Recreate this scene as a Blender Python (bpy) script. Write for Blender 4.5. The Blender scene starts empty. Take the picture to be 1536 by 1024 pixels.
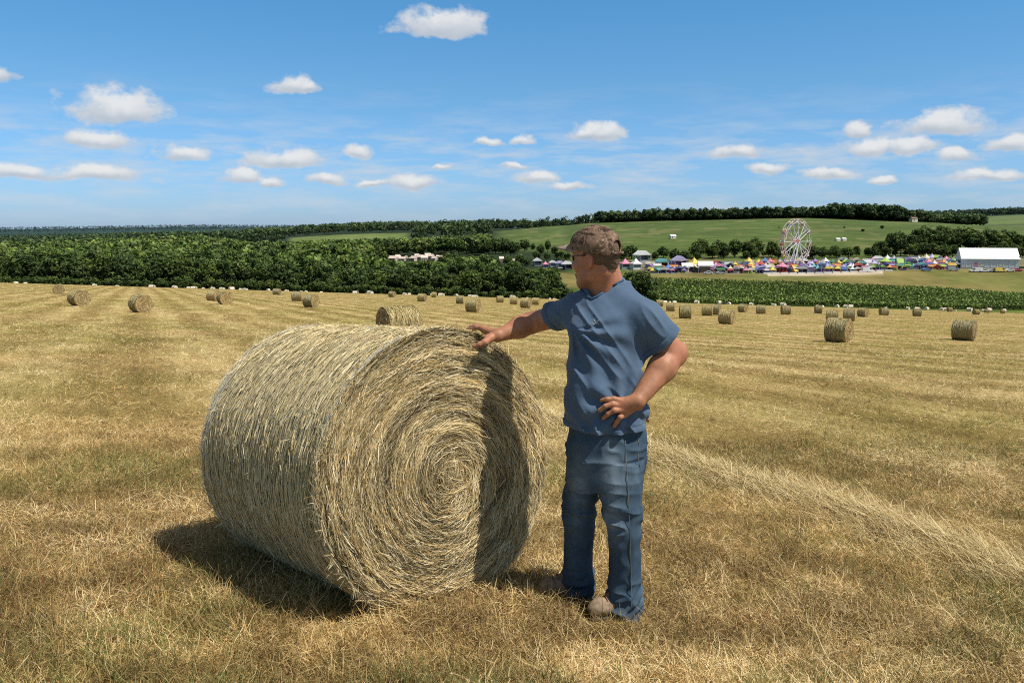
import bpy, math, random
import numpy as np
from mathutils import Vector, Matrix, Euler

random.seed(11)
rng = np.random.default_rng(11)
scn = bpy.context.scene
COL = scn.collection
FPX = 1280.0            # focal length in photo pixels (photo 1536 wide)
HOR = 345.0             # row of the true horizon
CAMZ = 1.52
PITCH = math.atan(167.0 / FPX)
RAD = math.radians

# ------------------------------------------------------------------ basics
def tag(o, label=None, cat=None, group=None, kind=None):
    if label: o["label"] = label
    if cat: o["category"] = cat
    if group: o["group"] = group
    if kind: o["kind"] = kind
    return o

def empty(name, loc=(0, 0, 0), rot=(0, 0, 0), label=None, cat=None, group=None):
    o = bpy.data.objects.new(name, None)
    COL.objects.link(o)
    o.location = loc
    o.rotation_euler = rot
    o.empty_display_size = 0.2
    return tag(o, label, cat, group)

def mesh_np(name, V, quads=None, tris=None, col=None, smooth=True):
    V = np.asarray(V, np.float32)
    me = bpy.data.meshes.new(name)
    me.vertices.add(len(V))
    me.vertices.foreach_set("co", V.ravel())
    idx, tot = [], []
    if quads is not None and len(quads):
        idx.append(np.asarray(quads, np.int32).ravel()); tot.append(np.full(len(quads), 4, np.int32))
    if tris is not None and len(tris):
        idx.append(np.asarray(tris, np.int32).ravel()); tot.append(np.full(len(tris), 3, np.int32))
    idx = np.concatenate(idx); tot = np.concatenate(tot)
    start = np.concatenate([[0], np.cumsum(tot)[:-1]]).astype(np.int32)
    me.loops.add(len(idx)); me.loops.foreach_set("vertex_index", idx)
    me.polygons.add(len(tot)); me.polygons.foreach_set("loop_start", start)
    me.polygons.foreach_set("use_smooth", np.full(len(tot), bool(smooth)))
    me.update(calc_edges=True)
    if col is not None:
        col = np.asarray(col, np.float32)
        if col.shape[1] == 3:
            col = np.concatenate([col, np.ones((len(col), 1), np.float32)], 1)
        a = me.color_attributes.new("Col", 'FLOAT_COLOR', 'POINT')
        a.data.foreach_set("color", col.ravel())
    me.validate()
    return me

def add(name, me, mat, parent=None):
    o = bpy.data.objects.new(name, me)
    COL.objects.link(o)
    if mat is not None and len(me.materials) == 0:
        me.materials.append(mat)
    if parent is not None:
        o.parent = parent
    return o

class MB:
    """collects simple solids into one mesh"""
    def __init__(s): s.v = []; s.f = []
    def add(s, vs, fs):
        b = len(s.v); s.v += [tuple(v) for v in vs]; s.f += [tuple(i + b for i in f) for f in fs]
        return s
    def box(s, c, d, rz=0.0):
        x, y, z = [k / 2 for k in d]; ca, sa = math.cos(rz), math.sin(rz)
        vs = []
        for dz in (-z, z):
            for dx, dy in ((-x, -y), (x, -y), (x, y), (-x, y)):
                vs.append((c[0] + dx * ca - dy * sa, c[1] + dx * sa + dy * ca, c[2] + dz))
        return s.add(vs, [(3, 2, 1, 0), (4, 5, 6, 7), (0, 1, 5, 4), (1, 2, 6, 5), (2, 3, 7, 6), (3, 0, 4, 7)])
    def tube(s, a, b, ra, rb=None, n=8, cap=True):
        rb = ra if rb is None else rb
        a, b = Vector(a), Vector(b); t = (b - a).normalized()
        u = t.orthogonal().normalized(); w = t.cross(u)
        vs = [a + (u * math.cos(k * 2 * math.pi / n) + w * math.sin(k * 2 * math.pi / n)) * ra for k in range(n)]
        vs += [b + (u * math.cos(k * 2 * math.pi / n) + w * math.sin(k * 2 * math.pi / n)) * rb for k in range(n)]
        fs = [(k, (k + 1) % n, n + (k + 1) % n, n + k) for k in range(n)]
        if cap: fs += [tuple(range(n - 1, -1, -1)), tuple(range(n, 2 * n))]
        return s.add(vs, fs)
    def path(s, pts, r, n=6, closed=False):
        m = len(pts); P = [Vector(p) for p in pts]; vs = []
        rr = r if isinstance(r, (list, tuple)) else [r] * m
        ref = Vector((0.13, 0.21, 1)).normalized()
        for i in range(m):
            t = (P[(i + 1) % m] - P[i - 1]) if closed else (P[min(i + 1, m - 1)] - P[max(i - 1, 0)])
            t.normalize()
            u = t.cross(ref)
            if u.length < 1e-4: u = t.orthogonal()
            u.normalize(); w = t.cross(u)
            vs += [P[i] + (u * math.cos(k * 2 * math.pi / n) + w * math.sin(k * 2 * math.pi / n)) * rr[i] for k in range(n)]
        fs = []
        for i in range(m if closed else m - 1):
            j = (i + 1) % m
            fs += [(i * n + k, i * n + (k + 1) % n, j * n + (k + 1) % n, j * n + k) for k in range(n)]
        if not closed:
            fs += [tuple(range(n - 1, -1, -1)), tuple((m - 1) * n + k for k in range(n))]
        return s.add(vs, fs)
    def build(s, name, mat, parent=None, smooth=False):
        me = bpy.data.meshes.new(name)
        me.from_pydata(s.v, [], s.f); me.update()
        if smooth: me.polygons.foreach_set("use_smooth", np.ones(len(me.polygons), bool))
        return add(name, me, mat, parent)

def unit(v):
    v = np.asarray(v, float)
    return v / (np.linalg.norm(v, axis=-1, keepdims=True) + 1e-12)

def hash3(ix, iy, iz, seed=0):
    h = (ix.astype(np.int64) * 374761393 + iy.astype(np.int64) * 668265263 + iz.astype(np.int64) * 2147483647 + seed * 974634777) & 0xFFFFFFFF
    h = ((h ^ (h >> 13)) * 1274126177) & 0xFFFFFFFF
    h = ((h ^ (h >> 16)) * 2246822519) & 0xFFFFFFFF
    return ((h ^ (h >> 15)) & 0xFFFFFF) / float(0xFFFFFF)

def vnoise(x, y, z=None, seed=0):
    """value noise in 0..1"""
    x = np.asarray(x, float); y = np.asarray(y, float)
    z = np.zeros_like(x) if z is None else np.asarray(z, float)
    fx, fy, fz = np.floor(x), np.floor(y), np.floor(z)
    tx, ty, tz = x - fx, y - fy, z - fz
    tx = tx * tx * (3 - 2 * tx); ty = ty * ty * (3 - 2 * ty); tz = tz * tz * (3 - 2 * tz)
    r = 0
    for i in (0, 1):
        for j in (0, 1):
            for k in (0, 1):
                w = (tx if i else 1 - tx) * (ty if j else 1 - ty) * (tz if k else 1 - tz)
                r = r + w * hash3(fx + i, fy + j, fz + k, seed)
    return r

def fbm(x, y, z=None, seed=0, oct=3):
    r = 0; a = 0.5; s = 1.0; t = 0
    for o in range(oct):
        r = r + a * vnoise(np.asarray(x) * s, np.asarray(y) * s, None if z is None else np.asarray(z) * s, seed + o)
        t += a; a *= 0.5; s *= 2.03
    return r / t

def sstep(a, b, x):
    t = np.clip((np.asarray(x, float) - a) / (b - a), 0, 1)
    return t * t * (3 - 2 * t)

# ------------------------------------------------------------------ unprojection of measurements
_cp, _sp = math.cos(PITCH), math.sin(PITCH)
def ray(px, py):
    a, b = (px - 768.0) / FPX, (512.0 - py) / FPX
    return np.array([a, _cp + b * _sp, -_sp + b * _cp])
def P(px, py, Y):
    d = ray(px, py)
    return np.array([0, 0, CAMZ]) + d * (Y / d[1])

# ------------------------------------------------------------------ materials
def new_mat(name):
    m = bpy.data.materials.new(name); m.use_nodes = True
    nt = m.node_tree
    for n in list(nt.nodes): nt.nodes.remove(n)
    out = nt.nodes.new("ShaderNodeOutputMaterial")
    b = nt.nodes.new("ShaderNodeBsdfPrincipled")
    nt.links.new(b.outputs[0], out.inputs[0])
    return m, nt, b
def rgba(c): return (c[0], c[1], c[2], 1.0)
def node(nt, t, **kw):
    n = nt.nodes.new(t)
    for k, v in kw.items(): setattr(n, k, v)
    return n
def noise(nt, scale, detail=4, rough=0.55, vec=None, dist=0.0):
    n = node(nt, "ShaderNodeTexNoise")
    n.inputs["Scale"].default_value = scale; n.inputs["Detail"].default_value = detail
    n.inputs["Roughness"].default_value = rough; n.inputs["Distortion"].default_value = dist
    if vec is not None: nt.links.new(vec, n.inputs["Vector"])
    return n
def ramp(nt, fac, stops, interp='LINEAR'):
    r = node(nt, "ShaderNodeValToRGB"); r.color_ramp.interpolation = interp
    el = r.color_ramp.elements
    while len(el) < len(stops): el.new(0.5)
    for e, (p, c) in zip(el, stops):
        e.position = p; e.color = rgba(c) if len(c) == 3 else c
    nt.links.new(fac, r.inputs[0]); return r
def mixc(nt, mode, fac, a, b):
    m = node(nt, "ShaderNodeMix", data_type='RGBA', blend_type=mode)
    for sock, val in ((m.inputs[0], fac), (m.inputs[6], a), (m.inputs[7], b)):
        if hasattr(val, "links") or hasattr(val, "is_linked"): nt.links.new(val, sock)
        elif isinstance(val, (int, float)): sock.default_value = val
        else: sock.default_value = rgba(val)
    return m.outputs[2]
def bump(nt, b, h, strength=0.4, dist=0.02):
    n = node(nt, "ShaderNodeBump"); n.inputs["Strength"].default_value = strength
    n.inputs["Distance"].default_value = dist
    nt.links.new(h, n.inputs["Height"]); nt.links.new(n.outputs[0], b.inputs["Normal"])
def mat_noise(name, c1, c2, scale=8.0, rough=0.8, bumps=0.0, bdist=0.01, spec=0.3, detail=5, coord='Object'):
    m, nt, b = new_mat(name)
    tc = node(nt, "ShaderNodeTexCoord")
    n = noise(nt, scale, detail, vec=tc.outputs[coord])
    r = ramp(nt, n.outputs[0], [(0.3, c1), (0.7, c2)])
    nt.links.new(r.outputs[0], b.inputs["Base Color"])
    b.inputs["Roughness"].default_value = rough; b.inputs["Specular IOR Level"].default_value = spec
    if bumps: bump(nt, b, n.outputs[0], bumps, bdist)
    return m
def mat_attr(name, rough=0.75, spec=0.2, transl=0.0, rand=0.0):
    """base colour from the Col attribute, optional thin-leaf translucency and per-object variation"""
    m, nt, b = new_mat(name)
    a = node(nt, "ShaderNodeAttribute", attribute_name="Col")
    c = a.outputs[0]
    if rand:
        oi = node(nt, "ShaderNodeObjectInfo")
        r = ramp(nt, oi.outputs["Random"], [(0, (1 - rand, 1 - rand, 1 - rand * .6)), (0.5, (1, 1, 1)), (1, (1 + rand, 1 + rand * .6, 1))])
        c = mixc(nt, 'MULTIPLY', 1.0, c, r.outputs[0])
    nt.links.new(c, b.inputs["Base Color"])
    b.inputs["Roughness"].default_value = rough; b.inputs["Specular IOR Level"].default_value = spec
    if transl:
        t = node(nt, "ShaderNodeBsdfTranslucent"); nt.links.new(c, t.inputs[0])
        mx = node(nt, "ShaderNodeMixShader"); mx.inputs[0].default_value = transl
        out = [n for n in nt.nodes if n.type == 'OUTPUT_MATERIAL'][0]
        nt.links.new(b.outputs[0], mx.inputs[1]); nt.links.new(t.outputs[0], mx.inputs[2]); nt.links.new(mx.outputs[0], out.inputs[0])
    return m

# ------------------------------------------------------------------ camera, sun, sky
cam = bpy.data.cameras.new("camera"); camo = bpy.data.objects.new("camera", cam); COL.objects.link(camo)
camo.location = (0, 0, CAMZ); camo.rotation_euler = (math.pi / 2 - PITCH, 0, 0)
cam.sensor_width = 36; cam.lens = 36 * FPX / 1536; cam.clip_start = 0.05; cam.clip_end = 40000
scn.camera = camo

SUN_EL = RAD(58)
SUN_H = unit(np.array([0.885, -0.465]))
sund = np.array([SUN_H[0] * math.cos(SUN_EL), SUN_H[1] * math.cos(SUN_EL), math.sin(SUN_EL)])
sl = bpy.data.lights.new("sun", 'SUN'); sl.energy = 5.0; sl.angle = RAD(0.5); sl.color = (1.0, 0.945, 0.86)
so = bpy.data.objects.new("sun", sl); COL.objects.link(so)
so.rotation_euler = Vector(tuple(-sund)).to_track_quat('-Z', 'Y').to_euler()

scn.view_settings.view_transform = 'Standard'; scn.view_settings.look = 'None'
scn.view_settings.exposure = 0; scn.view_settings.gamma = 1
scn.cycles.use_denoising = False; scn.cycles.filter_width = 1.05
scn.cycles.max_bounces = 6; scn.cycles.diffuse_bounces = 3; scn.cycles.glossy_bounces = 2; scn.cycles.transparent_max_bounces = 8

SKYG = [(.66, .94, 1.58), (.62, .95, 1.47), (.58, .99, 1.29), (.48, 1.06, 1.37), (1.10, .86, .64)]  # last stop: sky above the view, warmed and dimmed against blue fill light
CLOUDS = [  # photo x, half width, top row, bottom row
    (668, 76, 10, 60), (12, 48, 90, 123), (190, 78, 130, 188), (160, 66, 193, 223), (450, 36, 112, 142), (476, 16, 122, 140),
    (282, 46, 217, 243), (430, 68, 221, 253), (540, 24, 212, 235), (886, 34, 175, 211), (915, 24, 182, 210), (868, 20, 190, 210),
    (40, 90, 241, 272), (160, 80, 246, 274), (372, 40, 253, 276), (412, 22, 266, 282), (494, 36, 260, 280), (622, 54, 260, 283),
    (733, 26, 203, 216), (780, 22, 203, 215), (1097, 44, 216, 237), (1146, 33, 242, 260), (1275, 24, 181, 205), (1397, 78, 166, 206),
    (1290, 44, 202, 234), (1352, 54, 204, 232), (1425, 42, 224, 246), (1500, 50, 202, 227), (1475, 70, 253, 275), (1238, 50, 252, 269),
    (1322, 30, 261, 275), (806, 40, 253, 274), (850, 36, 271, 286), (772, 26, 244, 254), (665, 16, 243, 252), (560, 30, 268, 280)]
def build_world():
    w = bpy.data.worlds.new("World"); scn.world = w; w.use_nodes = True
    nt = w.node_tree
    for n in list(nt.nodes): nt.nodes.remove(n)
    out = node(nt, "ShaderNodeOutputWorld"); bg = node(nt, "ShaderNodeBackground")
    nt.links.new(bg.outputs[0], out.inputs[0])
    sky = node(nt, "ShaderNodeTexSky", sky_type='NISHITA')
    sky.sun_disc = False; sky.sun_elevation = SUN_EL; sky.sun_rotation = math.atan2(SUN_H[0], SUN_H[1])
    sky.altitude = 200; sky.air_density = 1.0; sky.dust_density = 0.6; sky.ozone_density = 1.6
    bg.inputs["Strength"].default_value = 0.1
    tc = node(nt, "ShaderNodeTexCoord")
    sx = node(nt, "ShaderNodeSeparateXYZ"); nt.links.new(tc.outputs["Generated"], sx.inputs[0])
    def M(op, a, b=None, c=None, clamp=False):
        n = node(nt, "ShaderNodeMath", operation=op); n.use_clamp = clamp
        for i, v in enumerate((a, b, c)):
            if v is None: continue
            if isinstance(v, (int, float)): n.inputs[i].default_value = v
            else: nt.links.new(v, n.inputs[i])
        return n.outputs[0]
    def VM(op, a, b=None):
        n = node(nt, "ShaderNodeVectorMath", operation=op)
        for i, v in enumerate((a, b)):
            if v is None: continue
            if isinstance(v, tuple): n.inputs[i].default_value = v
            else: nt.links.new(v, n.inputs[i])
        return n.outputs["Value"] if op == 'LENGTH' else n.outputs[0]
    az = M('ARCTAN2', sx.outputs[0], sx.outputs[1]); el = M('ARCSINE', sx.outputs[2])
    # colour grade of the sky by elevation: pale low, bluer above, unseen top warmed to cut blue fill
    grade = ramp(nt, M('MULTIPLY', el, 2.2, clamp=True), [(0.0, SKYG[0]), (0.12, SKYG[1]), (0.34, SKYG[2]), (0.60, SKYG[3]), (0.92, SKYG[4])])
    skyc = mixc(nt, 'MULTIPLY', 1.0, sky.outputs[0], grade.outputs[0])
    cb = node(nt, "ShaderNodeCombineXYZ"); nt.links.new(az, cb.inputs[0]); nt.links.new(el, cb.inputs[1])
    # wobble the outlines
    n1 = noise(nt, 30, 4, 0.5, cb.outputs[0]); off = VM('SUBTRACT', n1.outputs["Color"], (0.5, 0.5, 0.5))
    warp = VM('ADD', cb.outputs[0], VM('MULTIPLY', off, (0.026, 0.018, 0.0)))
    acc = None; accy = None
    for px, hw, t, bt in CLOUDS:
        a0 = math.atan2(px - 768, FPX)
        e_t = math.asin(unit(ray(px, t))[2]); e_b = math.asin(unit(ray(px, bt))[2])
        ww = hw / FPX * math.cos(a0) ** 2; h = e_t - e_b
        e0 = e_b + 0.30 * h
        d = VM('MULTIPLY', VM('SUBTRACT', warp, (a0, e0, 0.0)), (1 / ww, 1 / (0.74 * h), 0.0))
        s = node(nt, "ShaderNodeSeparateXYZ"); nt.links.new(d, s.inputs[0])
        yy = M('MAXIMUM', s.outputs[1], M('MULTIPLY', s.outputs[1], -2.3))
        r = M('SQRT', M('ADD', M('MULTIPLY', s.outputs[0], s.outputs[0]), M('MULTIPLY', yy, yy)))
        m = M('SUBTRACT', 1.0, r)
        wgt = M('MAXIMUM', m, 0.0)
        y2 = M('MULTIPLY', s.outputs[1], wgt)
        acc = m if acc is None else M('MAXIMUM', acc, m)
        accy = y2 if accy is None else M('ADD', accy, y2)
    strv = VM('MULTIPLY', cb.outputs[0], (1.0, 1.45, 1.0))
    n2 = noise(nt, 36, 8, 0.60, strv)
    dens = M('ADD', acc, M('MULTIPLY', M('SUBTRACT', n2.outputs[0], 0.49), 1.65))
    alpha = M('MULTIPLY', M('SMOOTH_MIN', 1.0, M('MAXIMUM', M('MULTIPLY', M('ADD', dens, 0.02), 2.3), 0.0), 0.35), 0.90)
    # thin streaky haze bands low over the horizon
    n3 = noise(nt, 10, 7, 0.62, VM('MULTIPLY', cb.outputs[0], (1.0, 5.5, 1.0)))
    lo = ramp(nt, M('MULTIPLY', el, 5.0, clamp=True), [(0.0, (0, 0, 0)), (0.12, (.55, .55, .55)), (0.42, (1, 1, 1)), (0.62, (.25, .25, .25)), (0.85, (0, 0, 0))])
    wisp = M('MULTIPLY', M('MULTIPLY', M('SUBTRACT', n3.outputs[0], 0.44, clamp=True), 3.6, clamp=True), lo.outputs[0])
    up = M('GREATER_THAN', sx.outputs[2], 0.0)
    alpha = M('MULTIPLY', alpha, up)
    shade = M('ADD', M('MULTIPLY', accy, 1.5), M('MULTIPLY', n2.outputs[0], 0.55))
    cc = ramp(nt, M('ADD', shade, 0.30, clamp=True), [(0.15, (3.9, 4.6, 5.5)), (0.52, (5.6, 6.0, 6.5)), (0.92, (8.3, 8.3, 8.2))])
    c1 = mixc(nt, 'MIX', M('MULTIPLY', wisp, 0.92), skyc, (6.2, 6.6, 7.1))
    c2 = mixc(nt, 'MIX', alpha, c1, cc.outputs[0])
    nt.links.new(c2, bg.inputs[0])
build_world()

# ------------------------------------------------------------------ terrain
COLS = np.array([0, 300, 560, 740, 830, 900, 1000, 1200, 1370, 1536], float)
RT = {  # rows of the bare ground at a given depth, beyond the hay field
    285: [431, 434, 441, 446, 449, 450, 451, 455, 459, 461],
    345: [427, 427, 431, 431, 431, 425, 422, 427, 434, 444],
    400: [416, 413, 406, 403, 408, 411, 410, 410, 404, 402],
    450: [406, 401, 394, 393, 394, 396, 397, 397, 392, 391],
    520: [398, 390, 385, 383, 383, 383, 383, 384, 381, 379],
    700: [385, 376, 369, 366, 364, 360, 357, 353, 354, 354],
    900: [378, 368, 357, 351, 344, 341, 338, 331, 335, 346],
    1000: [375, 365, 353, 347, 339, 334, 331, 327, 333, 343],
    1250: [370, 362, 348, 345, 346, 346, 346, 344, 341, 339],
    1700: [364, 358, 343, 342, 342, 342, 342, 340, 338, 326],
    2200: [360, 354, 343, 341, 341, 341, 340, 335, 327, 321],
    3500: [355, 351, 345, 344, 345, 345, 345, 345, 345, 345],
    6000: [344, 340, 341, 345, 348, 348, 348, 348, 348, 348],
    9000: [349] * 10, 14000: [351] * 10}
RD = np.array(sorted(RT)); RM = np.array([RT[k] for k in RD], float)
ROW_DIR = unit(np.array([-0.40, 0.917])); ROW_PERP = np.array([ROW_DIR[1], -ROW_DIR[0]])

def field_H(d, X):
    b = 0.81 * sstep(8, 52, d)
    return 1.458 + 0.0703 * d + 0.03 * X + b
def ground(x, y, fine=True):
    x = np.asarray(x, float); y = np.asarray(y, float)
    r = np.hypot(x, y); th = np.arctan2(x, y)
    tc = np.clip(th, -RAD(36), RAD(36)); d = r * np.cos(tc); X = d * np.tan(tc)
    zf = CAMZ - field_H(np.minimum(d, 264), X)
    u = np.clip(768 + FPX * np.tan(tc), COLS[0] - 160, COLS[-1] + 160)
    ld = np.log(np.clip(d, 285, 14000)); LR = np.log(RD)
    i = np.clip(np.searchsorted(LR, ld) - 1, 0, len(RD) - 2)
    t = (ld - LR[i]) / (LR[i + 1] - LR[i]); t = t * t * (3 - 2 * t) * 0.35 + t * 0.65
    uc = np.clip(u, COLS[0], COLS[-1])
    j = np.clip(np.searchsorted(COLS, uc) - 1, 0, len(COLS) - 2)
    s = (uc - COLS[j]) / (COLS[j + 1] - COLS[j]); s = s * s * (3 - 2 * s) * 0.5 + s * 0.5
    row = (RM[i, j] * (1 - s) + RM[i, j + 1] * s) * (1 - t) + (RM[i + 1, j] * (1 - s) + RM[i + 1, j + 1] * s) * t
    zt = CAMZ - (row - HOR) * d / FPX
    k = sstep(262, 286, d)
    z = zf * (1 - k) + zt * k - .85 * sstep(262.5, 267, d) * (1 - sstep(300, 345, d))
    if fine:
        near = 1 - sstep(30, 120, d)
        lump = (vnoise(x * 0.9, y * 0.9, seed=3) - 0.5) * 0.05 + (vnoise(x * 2.6, y * 2.6, seed=5) - 0.5) * 0.035
        z = z + lump * near
    return z

STRIPE = 2.93
def stripe_phase(x, y):
    """0..1 across a mowing pass; 0 = middle of a light windrow track"""
    p = x * ROW_PERP[0] + y * ROW_PERP[1]
    p = p + (vnoise(x * 0.35, y * 0.35, seed=21) - 0.5) * 0.7
    return ((p - 4.22) / STRIPE)

STRAW = np.array([[.65, .49, .225], [.53, .375, .15], [.39, .26, .10], [.255, .165, .06], [.76, .63, .37]]) * 1.25
GREEN = np.array([[.25, .25, .075], [.19, .21, .06], [.33, .31, .10]])

def zone_color(x, y):
    """base colour of the bare ground sheet, distance haze mixed in"""
    r = np.hypot(x, y); th = np.clip(np.arctan2(x, y), -RAD(36), RAD(36)); d = r * np.cos(th)
    u = 768 + FPX * np.tan(th)
    n = len(x); c = np.zeros((n, 3)); n1 = fbm(x / 60, y / 60, seed=40, oct=4)[:, None]; n2 = fbm(x / 22, y / 22, seed=44, oct=3)[:, None]
    hill = np.array([.100, .142, .034]) * (0.75 + .5 * n1) ; hill = hill * (1 - sstep(.60, .72, n2) * .7) + np.array([.20, .19, .075]) * .7 * sstep(.60, .72, n2)
    forest = np.array([.03, .045, .018]) * np.ones((n, 1))
    clear = np.array([.17, .22, .06]) * (0.8 + .4 * n1)
    mead = np.array([.21, .18, .065]) * (.75 + .5 * n1); mead = mead * (1 - .45 * sstep(.5, .62, n2)) + np.array([.12, .17, .04]) * .45 * sstep(.5, .62, n2)
    strip = np.array([.13, .17, .035]) * (.8 + .4 * n2)
    crop = np.array([.05, .085, .02]) * np.ones((n, 1))
    path = np.array([.62, .52, .40]) * (.85 + .3 * n2)
    fair = np.array([.20, .18, .10]) * (.7 + .6 * n2)
    field = np.array([.44, .32, .135]) * np.ones((n, 1))
    def put(mask, col):
        mask = mask[:, None] if mask.ndim == 1 else mask
        c[:] = c * (1 - mask) + col * mask
    one = np.ones(n)
    put(one, forest)
    R = sstep(835, 880, u)
    put(R * (1 - sstep(1300, 1340, d)), hill)
    put(sstep(735, 760, u) * (1 - R) * sstep(560, 600, d) * (1 - sstep(1010, 1040, d)), hill)
    put(sstep(430, 445, u) * (1 - sstep(600, 625, u)) * sstep(640, 680, d) * (1 - sstep(1120, 1150, d)), clear)
    put(sstep(1430, 1445, u) * sstep(1300, 1400, d) * (1 - sstep(2000, 2050, d)), clear)
    put(sstep(780, 800, u) * sstep(330, 350, d) * (1 - sstep(398, 402, d)), mead)
    put(sstep(930, 960, u) * sstep(396, 400, d) * (1 - sstep(470, 490, d)), fair)
    pw = 3.2 + 12.0 * sstep(1130, 1180, u) * (1 - sstep(1290, 1345, u))
    put(sstep(985, 1010, u) * (1 - sstep(1425, 1440, u)) * sstep(401.5 - pw, 402 - pw, d) * (1 - sstep(402, 402.5, d)), path)
    put(sstep(880, 900, u) * sstep(280, 284, d) * (1 - sstep(343, 350, d)), crop)
    put((1 - sstep(283, 286, d)), strip)
    put((1 - sstep(263.5, 265, d)), field)
    hz = (1 - np.exp(-np.maximum(d - 300, 0) / 3600))[:, None]  # aerial haze by distance, painted into the ground colour
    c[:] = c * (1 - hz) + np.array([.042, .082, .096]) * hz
    return c, (1 - sstep(263.5, 265, d))

def build_terrain():
    thf = np.linspace(-RAD(41), RAD(41), 760)
    tho = np.linspace(RAD(41), 2 * math.pi - RAD(41), 90)[1:-1]
    th = np.concatenate([thf, tho]); nt_ = len(th)
    rr = np.concatenate([np.geomspace(0.6, 30, 110), np.geomspace(30, 255, 70)[1:], np.linspace(255, 300, 24)[1:], np.geomspace(300, 15000, 130)[1:]])
    T, Rr = np.meshgrid(th, rr)
    # rings of constant depth inside the view
    dd = Rr / np.cos(np.clip(np.where(T > math.pi, T - 2 * math.pi, T), -RAD(41), RAD(41)))
    X = (np.sin(T) * dd).ravel(); Y = (np.cos(T) * dd).ravel()
    Z = ground(X, Y)
    V = np.stack([X, Y, Z], 1)
    V = np.concatenate([V, [[0, 0, float(ground(np.array([0.]), np.array([0.01]))[0])]]])
    m = len(rr)
    i = np.arange(m - 1)[:, None] * nt_; j = np.arange(nt_)[None, :]; j2 = (j + 1) % nt_
    q = np.stack([i + j, i + nt_ + j, i + nt_ + j2, i + j2], -1).reshape(-1, 4)
    tr = np.stack([np.full(nt_, len(V) - 1), j[0], j2[0]], 1)
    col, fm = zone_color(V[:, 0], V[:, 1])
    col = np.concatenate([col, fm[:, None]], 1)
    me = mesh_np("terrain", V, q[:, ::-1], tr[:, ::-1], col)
    m_, nt, b = new_mat("hay_field_and_hills")
    at = node(nt, "ShaderNodeAttribute", attribute_name="Col")
    geo = node(nt, "ShaderNodeNewGeometry")
    pos = geo.outputs["Position"]
    # --- hay stubble colour: passes of the mower, patches, fine chaff
    mp = node(nt, "ShaderNodeMapping"); mp.inputs["Rotation"].default_value = (0, 0, -math.atan2(ROW_PERP[1], ROW_PERP[0])); nt.links.new(pos, mp.inputs[0])
    sp = node(nt, "ShaderNodeSeparateXYZ"); nt.links.new(mp.outputs[0], sp.inputs[0])
    wn = noise(nt, 0.22, 3, .5, pos)
    def M(op, a, b_=None, clamp=False):
        n = node(nt, "ShaderNodeMath", operation=op); n.use_clamp = clamp
        for k, v in enumerate((a, b_)):
            if v is None: continue
            if isinstance(v, (int, float)): n.inputs[k].default_value = v
            else: nt.links.new(v, n.inputs[k])
        return n.outputs[0]
    ph = M('MULTIPLY', M('ADD', M('SUBTRACT', sp.outputs[0], 4.22), M('MULTIPLY', M('SUBTRACT', wn.outputs[0], .5), 3.4)), 2 * math.pi / STRIPE)
    st = M('ADD', M('MULTIPLY', M('COSINE', ph), .5), .5)
    sv = node(nt, "ShaderNodeMapping"); sv.inputs["Scale"].default_value = (2.4, 0.35, 1); nt.links.new(mp.outputs[0], sv.inputs[0])
    streak = noise(nt, 1.1, 6, .62, sv.outputs[0])
    sv2 = node(nt, "ShaderNodeMapping"); sv2.inputs["Scale"].default_value = (.42, 0.05, 1); nt.links.new(mp.outputs[0], sv2.inputs[0])
    streak2 = noise(nt, 1.1, 5, .65, sv2.outputs[0])
    patch = noise(nt, 0.10, 4, .6, pos)
    fine = noise(nt, 9.0, 6, .7, pos)
    mix = M('ADD', M('ADD', M('MULTIPLY', st, .20), M('MULTIPLY', streak.outputs[0], .55)), M('ADD', M('MULTIPLY', streak2.outputs[0], .42), M('MULTIPLY', fine.outputs[0], .50)))
    fr = ramp(nt, M('MULTIPLY', mix, .62), [(.32, (.15, .098, .032)), (.44, (.30, .21, .076)), (.53, (.43, .315, .125)), (.64, (.60, .465, .215))])
    gr = ramp(nt, patch.outputs[0], [(.42, (1, 1, 1)), (.60, (.70, .78, .56))])
    fc = mixc(nt, 'MULTIPLY', 1.0, fr.outputs[0], gr.outputs[0])
    # --- everything beyond: painted zone colours broken up by noise
    zn = noise(nt, 0.05, 8, .68, pos); zr = ramp(nt, zn.outputs[0], [(.3, (.62, .66, .6)), (.7, (1.35, 1.3, 1.3))])
    zc = mixc(nt, 'MULTIPLY', 1.0, at.outputs[0], zr.outputs[0])
    final = mixc(nt, 'MIX', at.outputs["Alpha"], zc, fc)
    nt.links.new(final, b.inputs["Base Color"])
    b.inputs["Roughness"].default_value = 0.95; b.inputs["Specular IOR Level"].default_value = 0.05
    bump(nt, b, M('ADD', fine.outputs[0], M('MULTIPLY', streak.outputs[0], 1.5)), .7, .12)
    o = add("terrain", me, m_); tag(o, kind="structure")
build_terrain()

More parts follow.
